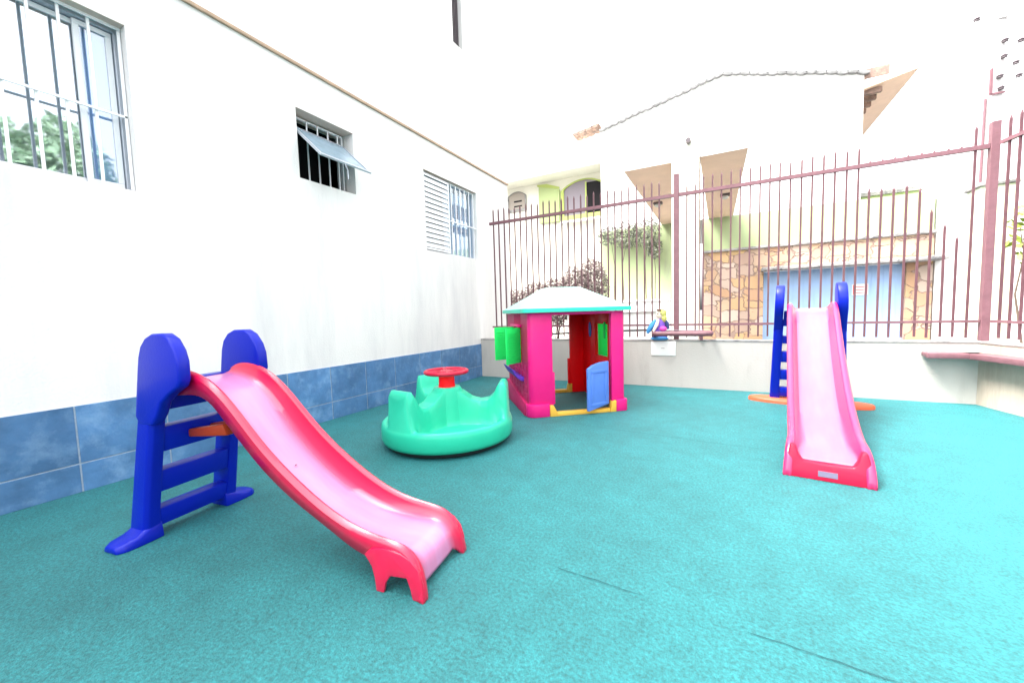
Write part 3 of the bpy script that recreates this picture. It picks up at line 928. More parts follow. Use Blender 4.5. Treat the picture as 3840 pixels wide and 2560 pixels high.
# red end cap with grey sticker
cap = [(-.25, 0), (.25, 0), (.25, .07), (.238, .13), (.218, .22), (.185, .215), (.165, .15), (.14, .118), (0, .112), (-.14, .118), (-.165, .15), (-.185, .215), (-.218, .22), (-.238, .13), (-.25, .07)]
MB().loft([[Vector((2.69 - .30 * z_, y_, z_)) for y_, z_ in cap], [Vector((2.62 - .30 * z_, y_, z_)) for y_, z_ in cap]]).build('end_cap', 'redcap', s2, bevel=0.010)
sk = MB()
sk.hexa([(2.68, -.055, .030), (2.685, -.055, .030), (2.685, .055, .030), (2.68, .055, .030), (2.669, -.055, .066), (2.674, -.055, .066), (2.674, .055, .066), (2.669, .055, .066)])
sk.build('sticker', 'sticker', s2)
P2 = [(.06, .90), (.03, .96), (.04, 1.15), (.06, 1.33), (.10, 1.42), (.16, 1.475), (.23, 1.495), (.31, 1.49), (.37, 1.455), (.415, 1.38), (.425, 1.29), (.40, 1.18), (.34, 1.10), (.27, 1.02), (.22, .92)]
ladder(s2, 1.5, None, 1.0, [(.99, .87), (.77, .67), (.53, .43), (.30, .20)], 1.18, paddle=P2, vt=.33, vb=.39, foot=False, th=.09, cen=-0.012, pw=.10)
bs = MB()
ol = []
for k in range(40):
    aa = 2 * PI * k / 40
    ol.append((0.02 + .17 * math.sin(aa) * (1 if math.sin(aa) > 0 else 1.0), .64 * math.copysign(abs(math.cos(aa)) ** .8, math.cos(aa))))
bs.loft([[Vector((x_, y_, 0)) for x_, y_ in ol], [Vector((x_, y_, .035)) for x_, y_ in ol], [Vector((x_ * .9, y_ * .97, .055)) for x_, y_ in ol]]).build('base_foot', 'orange', s2, smooth=True, angle=50)

# ------------------------------------------------------------------ carousel
CAR = (-2.44, 3.14, 0.0, 0.65)
PEAKS = (262, 148, 25)
SH = (222, .30, 196, .29)
DOOR, DOORW = 199, .33
ca = empty('carousel', 'turquoise toddler roundabout with a red hand wheel, beside the playhouse', 'roundabout', (CAR[0], CAR[1], 0), R(CAR[2]))
RR = CAR[3]
MB().lathe([(RR * .80, 0.0), (RR * .88, .0), (RR * .93, .02), (RR * .95, .045), (RR * .7, .05)], n=72).build('rubber_skirt', 'rubber', ca, smooth=True)
# rim height varies: three high lobes with dips between them
def sstep(x_):
    x_ = min(1, max(0, x_))
    return 3 * x_ * x_ - 2 * x_ ** 3
def rim(th):
    # C-shaped back rest between the two end lobes, low entry at the front
    inside = (262 - th) % 360
    base = .17 * sstep(min(inside, 237 - inside) / 14 + .2) if 0 <= inside <= 237 else 0
    v = base
    for c_ in PEAKS:
        dd = abs((th - c_ + 180) % 360 - 180)
        v = max(v, base + (.42 - base) * (1 - sstep((dd - 6.5) / 13)))
    return v
n = 180
prof = [(.60, .045), (.93, .045), (.975, .055), (1.0, .09), (1.0, .15), (1.0, .195), (.985, .225), (.965, .238)]
TOPS = [(0, .535), (.09, .53), (.16, .485), (.25, .42), (.34, .395), (.42, .405), (.48, .46), (.52, .545), (.55, .585), (.585, .585), (.612, .55), (.635, .42), (.65, .24)]
def field(r_, th):
    base = .175 + .065 * sstep((r_ / RR - .83) / .09)
    h_ = base
    for c_ in PEAKS:
        da = R((th - c_ + 180) % 360 - 180)
        if abs(da) > PI / 2:
            d_ = r_ if r_ > 1e-6 else 0
        else:
            d_ = abs(r_ * math.sin(da))
        along = r_ * math.cos(da) if abs(da) < PI / 2 else 0
        wd = .082 + .038 * sstep((along - .3) / .2)
        f_ = 1 - sstep((d_ - wd) / .055)
        T_ = interp(TOPS, min(math.hypot(along, d_ * .4), .65))
        h_ = max(h_, base + (T_ - base) * f_)
    if r_ < .13:
        h_ = max(h_, .535)
    elif r_ < .21:
        h_ = max(h_, .535 - (.535 - .15) * sstep((r_ - .13) / .08))
    return h_
rings = [[Vector((RR * q_ * math.cos(2 * PI * k / n), RR * q_ * math.sin(2 * PI * k / n), z_)) for k in range(n)] for q_, z_ in prof]
for i in range(52):
    r_ = RR * .955 * (1 - i / 53)
    rings.append([Vector((r_ * math.cos(2 * PI * k / n), r_ * math.sin(2 * PI * k / n), field(r_, 360 * k / n))) for k in range(n)])
bw = MB()
bw.loft(rings, caps=True)
bwo = bw.build('seat_bowl', 'green', ca, smooth=True, angle=80)
MB().lathe([(.085, .535), (.080, .56), (.078, .655), (.085, .668)], n=28).build('column', 'darkred', ca, smooth=True)
hw_ = MB()
ringpts = [(.205 * math.cos(2 * PI * k / 40), .205 * math.sin(2 * PI * k / 40), .685) for k in range(41)]
hw_.tube(ringpts, .021, 10, caps=False)
hw_.lathe([(.09, .665), (.09, .693), (.05, .70)], n=24)
for k in range(4):
    aa = R(45 + 90 * k)
    hw_.tube([(.06 * math.cos(aa), .06 * math.sin(aa), .683), (.19 * math.cos(aa), .19 * math.sin(aa), .685)], .022, 8)
hw_.build('hand_wheel', 'red', ca, smooth=True)

# ------------------------------------------------------------------ playhouse
hs = empty('playhouse', 'raspberry pink plastic playhouse with mint roof, green shutters and a pale blue half door', 'playhouse', (-1.995, 4.145, 0), R(39))
W_, D_, HE = 1.225, 1.32, 1.245
t = 0.05
def hb(mb, a0, a1, b0, b1, z0, z1):
    return mb.box((a0, b0, z0), (a1, b1, z1))
# rounded corner pillar profile lofted
def pillar(a0, a1, b0, b1, z0, z1, r, corner, name, m, grow=0.0, bev=.008):
    # plan outline: box with one rounded corner
    def ring(g):
        A0, A1, B0, B1 = a0 - g, a1 + g, b0 - g, b1 + g
        pts = []
        cs = [(A0, B0, 180), (A1, B0, 270), (A1, B1, 0), (A0, B1, 90)]
        for i, (x_, y_, st) in enumerate(cs):
            if i in corner:
                cx_ = x_ + (r if x_ == A0 else -r)
                cy_ = y_ + (r if y_ == B0 else -r)
                for k in range(7):
                    aa = R(st + 15 * k)
                    pts.append((cx_ + r * math.cos(aa), cy_ + r * math.sin(aa)))
            else:
                pts.append((x_, y_))
        return pts
    rings = [[Vector((x_, y_, z0)) for x_, y_ in ring(0)], [Vector((x_, y_, z1)) for x_, y_ in ring(0)]]
    return MB().loft(rings).build(name, m, hs, bevel=bev, seg=2, angle=40)
# front wall: left pillar, right pillar
pillar(0.0, .29, 0.0, .07, .0, HE, .065, (0,), 'corner_pillar', 'pinkred')
pillar(1.045, W_, 0.0, .07, .0, HE, .05, (1,), 'corner_pillar', 'pinkred')
pillar(.288, .318, .012, .06, .14, .53, .01, (), 'door_jamb', 'pinkred')
# base skirt
def skirt(a0, a1, b0, b1, h):
    MB().box((a0, b0, 0), (a1, b1, h)).build('base_skirt', 'pinkred', hs, bevel=.014, seg=3)
pillar(-.035, .235, -.035, .10, 0, .155, .10, (0,), 'base_skirt', 'pinkred', bev=.012)
pillar(1.09, W_ + .03, -.03, .10, 0, .15, .06, (1,), 'base_skirt', 'pinkred', bev=.012)
# left side wall with window (a = 0 plane)
sw = MB()
sw.box((0.0, .07, 0), (t, .40, HE)).box((0.0, .82, 0), (t, D_, HE)).box((0.0, .40, 0), (t, .82, .60)).box((0.0, .40, 1.07), (t, .82, HE))
sw.build('side_wall', 'pinkshade', hs)
for z_ in [0.2 + .085 * k for k in range(5)]:
    for q in range(6):
        y0_ = .12 + .19 * q + (.06 if int(z_ * 100) % 2 else 0)
        MB().box((-.006, y0_, z_), (.001, y0_ + .15, z_ + .065)).build('relief_block', 'pinkshade', hs, bevel=.003, seg=1)
for q in range(9):
    MB().box((-.006, .44 + .045 * q - .01, 1.12), (.001, .44 + .045 * q + .012, 1.235)).build('relief_rib', 'pinkshade', hs, bevel=.003, seg=1)
MB().box((-.05, .36, 1.072), (0, .90, 1.105)).build('window_hood', 'pinkred', hs, bevel=.008)
lk = [(-.055, -.0, .0), (-.055, .12, .0)]
MB().hexa([(-.05, .10, 0), (t, .10, 0), (t, D_ + .02, 0), (-.05, D_ + .02, 0), (-.035, .10, .145), (t, .10, .145), (t, D_ + .02, .27), (-.035, D_ + .02, .27)]).build('base_skirt', 'pinkshade', hs, bevel=.012, seg=2)
# planter / window box
pb = MB()
rr_ = []
for (x_, z_) in ((0, .45), (-.05, .455), (-.10, .49), (-.135, .545), (-.15, .55), (-.125, .50), (-.09, .44), (-.04, .40), (0, .395)):
    rr_.append((x_, z_))
pb.loft([[Vector((x_, .28, z_)) for x_, z_ in rr_], [Vector((x_, .95, z_)) for x_, z_ in rr_]])
pb.build('window_box', 'purple', hs, bevel=.006)
# shutters
def shutter(h, ang, width, z0, z1, side=1):
    # h = hinge (a,b); ang = direction in local frame degrees
    dx, dy = math.cos(R(ang)), math.sin(R(ang))
    nx, ny = -dy, dx
    def P(s_, n_, z_):
        return Vector((h[0] + dx * s_ + nx * n_, h[1] + dy * s_ + ny * n_, z_))
    def bx(mb, s0, s1, n0, n1, za, zb):
        mb.hexa([P(s0, n0, za), P(s1, n0, za), P(s1, n1, za), P(s0, n1, za), P(s0, n0, zb), P(s1, n0, zb), P(s1, n1, zb), P(s0, n1, zb)])
    mb = MB()
    bx(mb, 0, width, -.008, .008, z0, z1)
    o_ = mb.build('shutter', 'thinshutter', hs, bevel=.006)
    m2 = MB()
    k_ = z0 + .04
    while k_ < z1 - .05:
        bx(m2, .03, width - .03, .0085, .014, k_, k_ + .012)
        bx(m2, .03, width - .03, -.014, -.0085, k_, k_ + .012)
        k_ += .03
    l_ = m2.build('slats', 'thinshutter', hs, bevel=.002, seg=1)
    l_.parent = o_
shutter((-.012, .40), SH[0], SH[1], .62, 1.065)
shutter((-.012, .83), SH[2], SH[3], .62, 1.065)
# right side wall with window
sw = MB()
sw.box((W_ - t, .07, 0), (W_, .40, HE)).box((W_ - t, .82, 0), (W_, D_, HE)).box((W_ - t, .40, 0), (W_, .82, .62)).box((W_ - t, .40, 1.07), (W_, .82, HE))
sw.build('side_wall', 'darkred', hs, bevel=.004)
MB().box((W_ - t - .012, .45, .99 - .12), (W_ - t - .001, .50, 1.1)).build('shutter_latch', 'shutter', hs, bevel=.004)
MB().box((W_ + .002, .39, .62), (W_ + .014, .83, 1.07)).build('shutter', 'thinshutter', hs, bevel=.004)
el = MB()
el.loft([[Vector((W_ - t - x_, .98 + .045 * math.cos(2 * PI * k / 20), .98 + .11 * math.sin(2 * PI * k / 20))) for k in range(20)] for x_ in (.002, .012)])
el.build('oval_badge', 'skyblue', hs, smooth=True)
MB().tube([(W_ - .0, .45, .5), (W_ + .07, .45, .56), (W_ + .10, .45, .62)], .02, 8).tube([(W_ + .10, .45, .62), (W_ + .10, .80, .62)], .02, 8).build('window_box', 'purple', hs, smooth=True)
# back wall with open doorway
bk = MB()
bk.box((t, D_ - t, 0), (.22, D_, HE)).box((.96, D_ - t, 0), (W_ - t, D_, HE))
bk.build('back_wall', 'darkred', hs, bevel=.004)
for a_ in (.22, .92):
    MB().box((a_, D_ - .045, .14), (a_ + .04, D_ - .01, .53)).build('door_jamb', 'darkred', hs, bevel=.004)
# lintels under the roof (thin)
MB().box((.29, .01, HE - .03), (1.045, .06, HE)).box((.22, D_ - .05, HE - .03), (.96, D_ - .01, HE)).build('lintel', 'pinkred', hs)
# yellow thresholds
for (b0, b1) in ((-.03, .05), (D_ - .05, D_ + .03)):
    a0, a1 = (.237, 1.088) if b0 < 0 else (.20, .98)
    m2 = MB()
    m2.box((a0 + .10, b0, 0), (a1 - .08, b1, .045))
    m2.hexa([(a0, b0 - .004, 0), (a0 + .12, b0 - .004, 0), (a0 + .12, b1 + .004, 0), (a0, b1 + .004, 0), (a0, b0 - .004, .14), (a0 + .045, b0 - .004, .135), (a0 + .045, b1 + .004, .135), (a0, b1 + .004, .14)])
    m2.hexa([(a1 - .08, b0 - .004, 0), (a1, b0 - .004, 0), (a1, b1 + .004, 0), (a1 - .08, b1 + .004, 0), (a1 - .05, b0 - .004, .13), (a1, b0 - .004, .14), (a1, b1 + .004, .14), (a1 - .05, b1 + .004, .13)])
    m2.build('threshold', 'yellow', hs, bevel=.006)
# half door, ajar
def ddoor():
    hx, hy = 1.0, .015
    ang = DOOR
    dx, dy = math.cos(R(ang)), math.sin(R(ang))
    nx, ny = -dy, dx
    def P(s_, n_, z_):
        return Vector((hx + dx * s_ + nx * n_, hy + dy * s_ + ny * n_, z_))
    wd = DOORW
    prof_ = [(0.0, .13), (wd, .06), (wd, .60), (wd * .8, .625), (wd * .45, .66), (0.0, .70)]
    prof_ = [(0.0, .10), (wd, .045), (wd, .56), (wd * .75, .60), (wd * .4, .625), (0.0, .63)]
    A = [P(s_, -.022, z_) for s_, z_ in prof_]
    B = [P(s_, .022, z_) for s_, z_ in prof_]
    o_ = MB().loft([A, B]).build('half_door', 'skyblue', hs, bevel=.010, seg=3)
    A = [P(wd * (.2 + .6 * s_), -.028, .16 + .36 * z_) for s_, z_ in ((0, 0), (1, 0), (1, 1), (0, 1))]
    B = [P(wd * (.2 + .6 * s_), -.022, .16 + .36 * z_) for s_, z_ in ((0, 0), (1, 0), (1, 1), (0, 1))]
    q_ = MB().loft([A, B]).build('door_panel', 'skyblue', hs, bevel=.003)
    q_.parent = o_
    for (s0, s1, z0, z1) in ((.12, .88, .10, .14), (.12, .88, .50, .54), (.12, .22, .1405, .4995), (.78, .88, .1405, .4995)):
        A = [P(wd * s_, .029, z_) for s_, z_ in ((s0, z0), (s1, z0), (s1, z1), (s0, z1))]
        B = [P(wd * s_, .0215, z_) for s_, z_ in ((s0, z0), (s1, z0), (s1, z1), (s0, z1))]
        e_ = MB().loft([A, B]).build('door_moulding', 'skyblue', hs, bevel=.003)
        e_.parent = o_
    k_ = MB().sphere(P(wd * .82, -.03, .40), .018, 8).build('knob', 'skyblue', hs, smooth=True)
    k_.parent = o_
ddoor()
# roof: hipped with a flat ridge, and a turned-down eave
ov = .065
A0, A1, B0, B1 = -ov, W_ + ov, -ov, D_ + ov
def rrect(a0, a1, b0, b1, z, r=.05):
    pts = []
    for (cx_, cy_, st) in ((a0 + r, b0 + r, 180), (a1 - r, b0 + r, 270), (a1 - r, b1 - r, 0), (a0 + r, b1 - r, 90)):
        for k in range(5):
            aa = R(st + 22.5 * k)
            pts.append(Vector((cx_ + r * math.cos(aa), cy_ + r * math.sin(aa), z)))
    return pts
rings = [rrect(A0 + .02, A1 - .02, B0 + .02, B1 - .02, HE + .002, .04), rrect(A0, A1, B0, B1, HE + .004), rrect(A0, A1, B0, B1, HE + .045), rrect(A0 + .012, A1 - .012, B0 + .012, B1 - .012, HE + .055)]
for f_, z_ in ((.25, .122), (.5, .188), (.75, .256), (.92, .302), (.985, .322), (1.0, .325)):
    ha, hb_ = .30, .28
    a0 = A0 + .012 + ((A0 + A1) / 2 - ha * .8 - A0) * f_
    a1 = A1 - .012 - (A1 - (A0 + A1) / 2 - ha * .8) * f_
    b0 = B0 + .012 + ((B0 + B1) / 2 - hb_ * .8 - B0) * f_
    b1 = B1 - .012 - (B1 - (B0 + B1) / 2 - hb_ * .8) * f_
    rings.append(rrect(a0, a1, b0, b1, HE + z_, .05))
rf = MB().loft(rings).build('roof', 'roof_lit', hs, smooth=True, angle=28)
MB().loft([rrect(A0 - .007, A1 + .007, B0 - .007, B1 + .007, HE + .006, .05), rrect(A0 - .007, A1 + .007, B0 - .007, B1 + .007, HE + .052, .05)]).build('eave_bead', 'eave', rf, smooth=True)

# ------------------------------------------------------------------ buildings across the street
Y2 = 16.0
hN = empty('neighbour_house', 'white gabled house with projecting canopies, stone cladding and a pale blue garage door', 'house', (0, Y2, 0))
g_ = [(-4.28, 0), (3.77, 0), (3.77, 8.13), (0.0, 9.24), (-4.28, 8.36)]
# upper gable wall
MB().loft([[Vector((x_, 0, max(z_, 4.42))) for x_, z_ in g_], [Vector((x_, 6, max(z_, 4.42))) for x_, z_ in g_]]).build('wall', 'whitehouse', hN)
MB().box((-4.28, 0.0, 1.62), (-1.66, .5, 4.418)).build('porch_wall', 'greenwall', hN)
MB().box((-4.28, -.6, 0), (-1.66, .5, 1.55)).box((-4.3, -.66, 1.551), (-1.64, .5, 1.618)).build('porch_plinth', 'whitehouse', hN)
MB().box((-.56, 0.0, 3.285), (5.45, .5, 4.418)).build('ground_floor_wall', 'greenwall', hN)
st = MB()
st.box((-.56, -.04, 0), (1.28, .5, 3.283)).box((1.28, -.04, 2.55), (5.45, .5, 3.20)).box((4.88, -.04, 0), (5.45, .5, 2.55))
st.build('stone_cladding', 'stone', hN)
MB().box((1.2, -.5, 2.40), (5.62, .02, 2.52)).build('garage_lintel', 'slab', hN, bevel=.02)
MB().box((-.56, -.10, 3.20), (5.5, 0.0, 3.285)).build('stone_ledge', 'slab', hN, bevel=.01)
gd = MB()
x_ = 1.285
while x_ < 4.87:
    gd.box((x_, .10, 0), (min(x_ + .27, 4.875), .14, 2.40))
    gd.box((x_ + .27, .09, 0), (x_ + .285, .15, 2.40))
    x_ += .285
gdo = gd.build('garage_door', 'garage', hN)
sg = MB().box((3.66, .07, 1.50), (4.05, .085, 1.84)).build('notice', 'sign', gdo)
sr = MB()
sr.box((3.68, .064, 1.52), (3.74, .069, 1.82)).box((3.97, .064, 1.52), (4.03, .069, 1.82))
for k in range(3):
    sr.box((3.76, .064, 1.56 + .09 * k), (3.95, .069, 1.585 + .09 * k))
sr.build('notice_print', 'signred', gdo)
# projecting canopies
YC = 9.44 - Y2
cn = MB().box((-2.0, YC, 4.424), (-.97, 0, 4.86)).build('canopy', 'whitehouse', hN)
MB().box((-1.98, YC + .02, 4.417), (-.985, -.02, 4.4235)).build('soffit', 'soffit', cn)
cn = MB().hexa([(-.42, YC, 4.424), (.47, YC, 4.424), (.36, 0, 4.424), (-.42, 0, 4.424), (-.42, YC, 4.86), (.47, YC, 4.86), (.36, 0, 4.86), (-.42, 0, 4.86)]).build('canopy', 'whitehouse', hN)
MB().hexa([(-.405, YC + .02, 4.417), (.455, YC + .02, 4.417), (.345, -.02, 4.417), (-.405, -.02, 4.417), (-.405, YC + .02, 4.4235), (.455, YC + .02, 4.4235), (.345, -.02, 4.4235), (-.405, -.02, 4.4235)]).build('soffit', 'soffit', cn)
# pillar between them
MB().box((-.965, YC - .05, 0), (-.425, YC + .45, 4.9)).build('pillar', 'cream', hN)
MB().box((-.43, YC - .02, 0), (-.405, YC + .06, 4.42)).build('downpipe', 'terracotta', hN)
for (x_, y_) in ((-1.68, YC + 3.2), (.08, YC + 3.4)):
    lm = MB().box((x_ - .12, y_ - .1, 4.36), (x_ + .12, y_ + .1, 4.416)).build('ceiling_lamp', 'lampmetal', hN)
    MB().sphere((x_, y_, 4.33), (.09, .09, .06), 10).build('lamp_glass', 'lampglass', lm, smooth=True)
MB().lathe([(.05, 0), (.05, .12)], n=14).build('vent', 'insul', hN)
bpy.context.view_layer.update()
vv = [o for o in hN.children if o.name.startswith('vent')][0]
vv.rotation_euler = (R(90), 0, 0)
vv.location = (-.63, YC - .052, 4.76)
vv.scale = (1, 1, 1)
MB().box((-.80, YC - .03, 4.9), (-.6, YC + .4, 5.2)).build('pillar_cap', 'cream', hN)
# roof edge of overlapping tiles along the gable
def tile_edge(mb, p0, p1, n_, amp, drop):
    p0, p1 = Vector(p0), Vector(p1)
    for i in range(n_):
        a_, b__ = p0.lerp(p1, i / n_), p0.lerp(p1, (i + 1.12) / n_)
        ds = [0] + [amp * math.sin(PI * k / 4) for k in range(1, 4)] + [0]
        z_j = random.uniform(-.015, .015)
        bot = [a_.lerp(b__, k / 4) + Vector((0, 0, -drop * (0.4 + .6 * math.sin(PI * k / 4)) + z_j)) for k in range(5)]
        top_ = [a_.lerp(b__, k / 4) + Vector((0, 0, .02 + z_j)) for k in range(5)]
        ring = bot + list(reversed(top_))
        mb.loft([[v - Vector((0, .12, 0)) for v in ring], [v + Vector((0, .5, 0)) for v in ring]])
te = MB()
tile_edge(te, (-4.3, 0, 8.37), (0.0, 0, 9.25), 17, .03, .07)
te.build('roof_edge', 'oldtile', hN)
te = MB()
tile_edge(te, (0.0, 0, 9.25), (3.85, 0, 8.14), 15, .03, .07)
te.build('roof_edge', 'oldtile', hN)
# side eave with terracotta soffit
MB().hexa([(3.775, .02, 7.70), (5.0, .02, 7.95), (5.0, 6, 7.95), (3.775, 6, 7.70), (3.775, .02, 7.76), (5.0, .02, 8.02), (5.0, 6, 8.02), (3.775, 6, 7.76)]).build('side_eave', 'soffit', hN)
for i in range(5):
    y_ = .2 + i * .5
    MB().box((3.78, y_, 7.60), (4.25, y_ + .12, 7.74)).build('eave_tile', 'terracotta', hN)
MB().box((3.79, .0, 7.98), (4.35, .05, 8.25)).build('eave_tile', 'terracotta', hN)
# annex
MB().box((3.9, .5, 3.2), (5.25, 1.2, 4.58)).build('annex_wall', 'greenwall', hN)
MB().box((3.85, .4, 4.581), (5.35, 1.3, 4.70)).build('annex_coping', 'slab', hN)

# white boundary wall to the right
bw_ = empty('boundary_wall', 'bright white wall beyond the fence to the right of the garage', 'wall', (5.5, Y2, 0))
MB().box((0, .0, 0), (26, .3, 4.2)).build('wall_body', 'whitehouse', bw_)
gp = empty('gate_pillar', 'pale green wall pillar with dark cap behind the right fence post', 'pillar', (3.72, 9.0, 0))
MB().box((-.15, 0, 0), (.24, .4, 3.0)).build('shaft', mat('very_pale_green', (.62, .68, .52), .9), gp)
MB().box((-.18, -.03, 3.001), (.27, .43, 3.06)).build('cap', 'slab', gp, bevel=.01)

# left far house -----------------------------------------------------
hL = empty('green_trimmed_house', 'cream house with arched lime trimmed window seen just past the apartment building', 'house', (-4.4, 17.0, 0))
MB().box((-7, 0, 0), (0, .4, 7.4)).build('wall', 'cream', hL)
MB().box((-7, -1.0, 7.15), (0.05, .0, 7.4)).build('eave_slab', 'cream', hL)
te = MB()
tile_edge(te, (-1.0, -1.0, 8.45), (0.05, -1.0, 8.62), 4, .03, .10)
te.build('eave_tiles', 'terracotta', hL)
MB().box((-4.6, 0, 0), (0, .4, 0.1))
def arched(x0, x1, z0, zs, rise, n_=16):
    pts = [(x0, z0), (x1, z0)]
    for k in range(n_ + 1):
        t_ = k / n_
        pts.append((x1 + (x0 - x1) * t_, zs + rise * math.sin(PI * t_) ** .75))
    return pts
def framed(pts, y0, y1, wd, name, m):
    n_ = len(pts)
    cx_ = sum(p[0] for p in pts) / n_
    cz_ = sum(p[1] for p in pts) / n_
    sx = max(p[0] for p in pts) - min(p[0] for p in pts)
    sz = max(p[1] for p in pts) - min(p[1] for p in pts)
    inn = [(cx_ + (p[0] - cx_) * (1 - 2 * wd / sx), cz_ + (p[1] - cz_) * (1 - 2 * wd / sz)) for p in pts]
    rings = [[Vector((p[0], y_, p[1])) for p in q] for q, y_ in ((pts, y1), (pts, y0), (inn, y0), (inn, y1))]
    return MB().loft(rings + [rings[0]], caps=False).build(name, m, hL), inn
wpts = arched(-1.95, .10, 5.27, 6.60, .38)
fo, inn = framed(wpts, -.09, .0, .13, 'window', 'lime')
MB().prism([Vector((p[0], 0, p[1])) for p in inn], (0, -.02, 0), (0, -.002, 0)).build('louvre', 'greyshutter', fo)
MB().box((-.78, -.035, 5.35), (-.16, -.021, 6.80)).build('dark_opening', 'dark', fo)
MB().box((-.84, -.05, 5.33), (-.78, -.021, 6.84)).build('mullion', 'lime', fo)
MB().box((-1.9, -.30, 5.16), (-.1, -.09, 5.24)).build('sill_rail', 'sign', fo)
MB().prism([Vector(p) for p in ((-3.02, 0, 5.34), (-2.02, 0, 5.30), (-2.0, 0, 6.70), (-2.25, 0, 6.78), (-2.6, 0, 6.92), (-3.0, 0, 6.98))], (0, -.12, 0), (0, -.002, 0)).build('open_shutter', mat('pale_lime_board', (.40, .48, .22), .8), hL)
MB().prism([Vector(p) for p in ((-3.06, 0, 6.98), (-2.0, 0, 6.72), (-2.0, 0, 6.80), (-2.6, 0, 7.02), (-3.06, 0, 7.06))], (0, -.15, 0), (0, -.10, 0)).build('shutter_head', 'lime', hL)
wp2 = arched(-4.68, -3.68, 6.05, 6.75, .22)
f3, inn2 = framed(wp2, -.06, .0, .07, 'window', 'slab')
MB().prism([Vector((p[0], 0, p[1])) for p in inn2], (0, -.02, 0), (0, -.002, 0)).build('louvre', mat('beige_louvre', (.34, .30, .26), .8), f3)
MB().box((-4.34, -.03, 6.49), (-3.92, -.021, 6.56)).box((-4.34, -.03, 6.27), (-3.92, -.021, 6.33)).build('vent_slot', 'dark', f3)
# ------------------------------------------------------------------ utility pole
up = empty('utility_pole', 'pale concrete utility pole with insulators rising beyond the right fence corner', 'utility pole', (5.70, 14.0, 0))
MB().lathe([(.17, 0), (.15, 3), (.12, 8.6), (.0, 8.6)], n=20).build('pole', 'concrete', up, smooth=True)
MB().box((-.45, -.17, 7.72), (.45, -.12, 7.78)).build('crossarm', 'concrete', up)
ins = [(-.42, -.15, 7.83), (.05, -.17, 7.20), (.30, -.17, 7.12), (.05, -.17, 6.85), (.24, -.17, 6.65), (.0, -.17, 6.42), (.30, -.17, 6.35), (.03, -.17, 6.15)]
for (x_, y_, z_) in ins:
    q_ = MB().lathe([(.03, -.06), (.07, -.05), (.05, -.02), (.08, 0.0), (.05, .03), (.03, .06)], (0, 0, 0), n=12).build('insulator', 'insul', up, smooth=True)
    q_.location = (x_, y_, z_)
    q_.scale = (.8, .8, .8)
MB().tube([(-.19, -.05, .2), (-.19, -.05, 3.5), (-.17, -.05, 6.0)], .028, 8).build('added_pole_edge', 'maroon', up, smooth=True)  # added tube, not a real pipe; draws the pole's dark left edge
MB().box((-.16, -.20, 6.05), (-.12, -.13, 6.62)).box((-.15, -.19, 6.02), (.1, -.15, 6.06)).build('bracket', 'maroon', up)

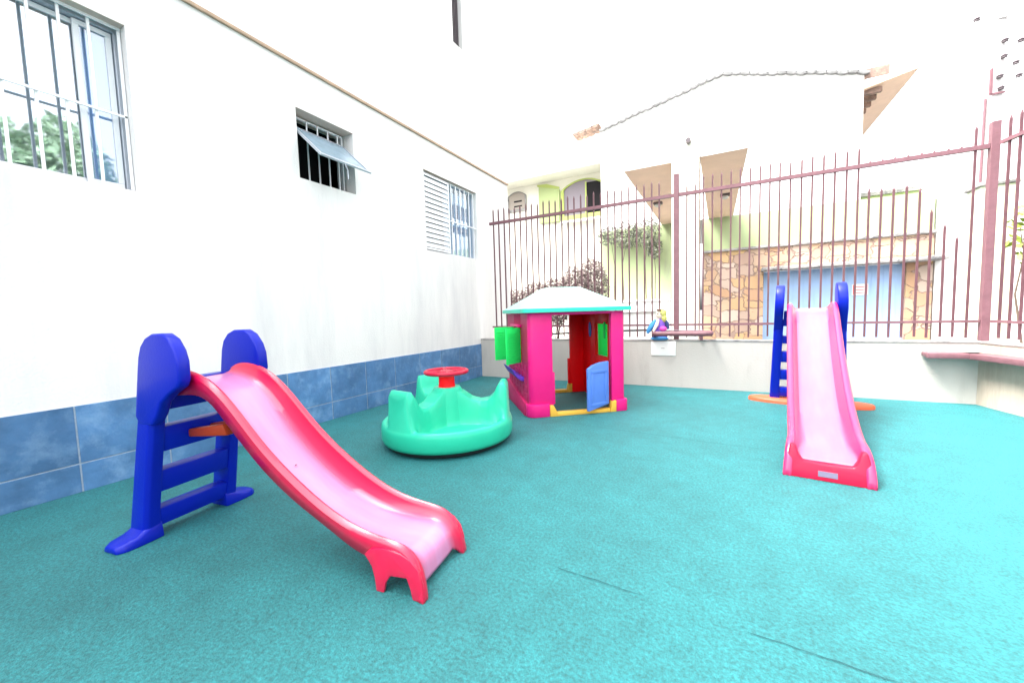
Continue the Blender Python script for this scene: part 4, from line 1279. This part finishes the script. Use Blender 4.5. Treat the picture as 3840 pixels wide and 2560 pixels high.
# ------------------------------------------------------------------ plants
def leaves(mb, c, r, n_, size, flat=.7):
    for _ in range(n_):
        while True:
            p = Vector((random.uniform(-1, 1), random.uniform(-1, 1), random.uniform(-1, 1)))
            if .15 < p.length < 1:
                break
        p = Vector((p.x * r[0], p.y * r[1], p.z * r[2])) + Vector(c)
        d = Vector((random.gauss(0, 1), random.gauss(0, 1), random.gauss(0, .7))).normalized()
        e = d.cross(Vector((random.gauss(0, 1), random.gauss(0, 1), random.gauss(0, 1)))).normalized()
        s_ = size * random.uniform(.6, 1.3)
        mb.add([p - d * s_, p + e * s_ * .42, p + d * s_, p - e * s_ * .42], [(0, 1, 2, 3)])
def shrub(name, label, cat, base, clumps, mm, size, group=None, stems=6):
    root = empty(name, label, cat, base, 0, group)
    mb = MB()
    for (c, r, n_) in clumps:
        leaves(mb, Vector(c) - Vector(base), r, n_, size)
    mb.build('foliage', mm, root)
    sb = MB()
    for (c, r, n_) in clumps:
        c = Vector(c) - Vector(base)
        for _ in range(stems):
            e = c + Vector((random.uniform(-.6, .6) * r[0], random.uniform(-.4, .4) * r[1], random.uniform(0, .7) * r[2]))
            b0 = Vector((c.x * .8 + random.uniform(-.2, .2), c.y * .5, 0))
            md = b0.lerp(e, .55) + Vector((random.uniform(-.15, .15), 0, 0))
            sb.tube([b0, md, e], .015, 5, radii=[.02, .013, .005])
    sb.build('stems', 'bark', root, smooth=True)
    return root
shrub('hedge_bush', 'dark reddish grey bush climbing to the left above the playhouse roof', 'bush', (-5.2, 11.5, 0),
      [((-6.0, 11.5, 1.35), (.75, .4, .68), 4500), ((-5.2, 11.5, 1.5), (.65, .4, .74), 4500), ((-4.55, 11.5, 1.55), (.6, .4, .76), 4500)], 'vinered', .045)
shrub('hedge_bush', 'taller dusty grey bush stepping up beside the green porch wall', 'bush', (-3.6, 11.6, 0),
      [((-3.95, 11.6, 1.75), (.55, .4, .88), 4500), ((-3.4, 11.6, 1.85), (.5, .4, 1.0), 4500)], 'vinered', .045)
shrub('climbing_vine', 'grey green vine hanging over the pale green porch wall', 'vine', (-3.0, 15.65, 1.62),
      [((-3.9, 15.65, 4.15), (.45, .25, .38), 700), ((-3.2, 15.65, 4.1), (.55, .25, .55), 1100), ((-2.5, 15.65, 4.1), (.55, .25, .60), 1100), ((-2.2, 15.65, 3.5), (.3, .22, .4), 500)], 'vine', .05, stems=1)
shrub('street_tree', 'bright yellow green foliage at the right edge behind the fence', 'tree', (4.05, 8.5, 0),
      [((4.08, 8.5, 2.2), (.42, .4, .55), 420), ((4.35, 8.6, 2.7), (.4, .4, .5), 300)], 'leafy', .07)
tr = shrub('street_tree', 'leafy green tree standing across from the large barred window', 'tree', (9.0, 3.4, 0),
      [((9.0, 3.0, 5.6), (1.2, 1.2, 1.7), 2200), ((9.0, 4.6, 6.0), (1.0, 1.1, 1.7), 1800), ((9.4, 1.8, 5.4), (1.2, 1.2, 1.5), 1500)], 'leafpale', .15)
lw = empty('low_front_wall', 'low white wall under the green porch wall, seen between the fence bars', 'wall', (-2.4, 9.9, 0))
MB().box((-1.2, 0, 0), (1.2, .2, 1.16)).build('wall_body', 'whitehouse', lw)
MB().box((-1.25, -.03, 1.1605), (1.25, .23, 1.20)).build('coping', 'slab', lw)
print('objects', len(bpy.data.objects))
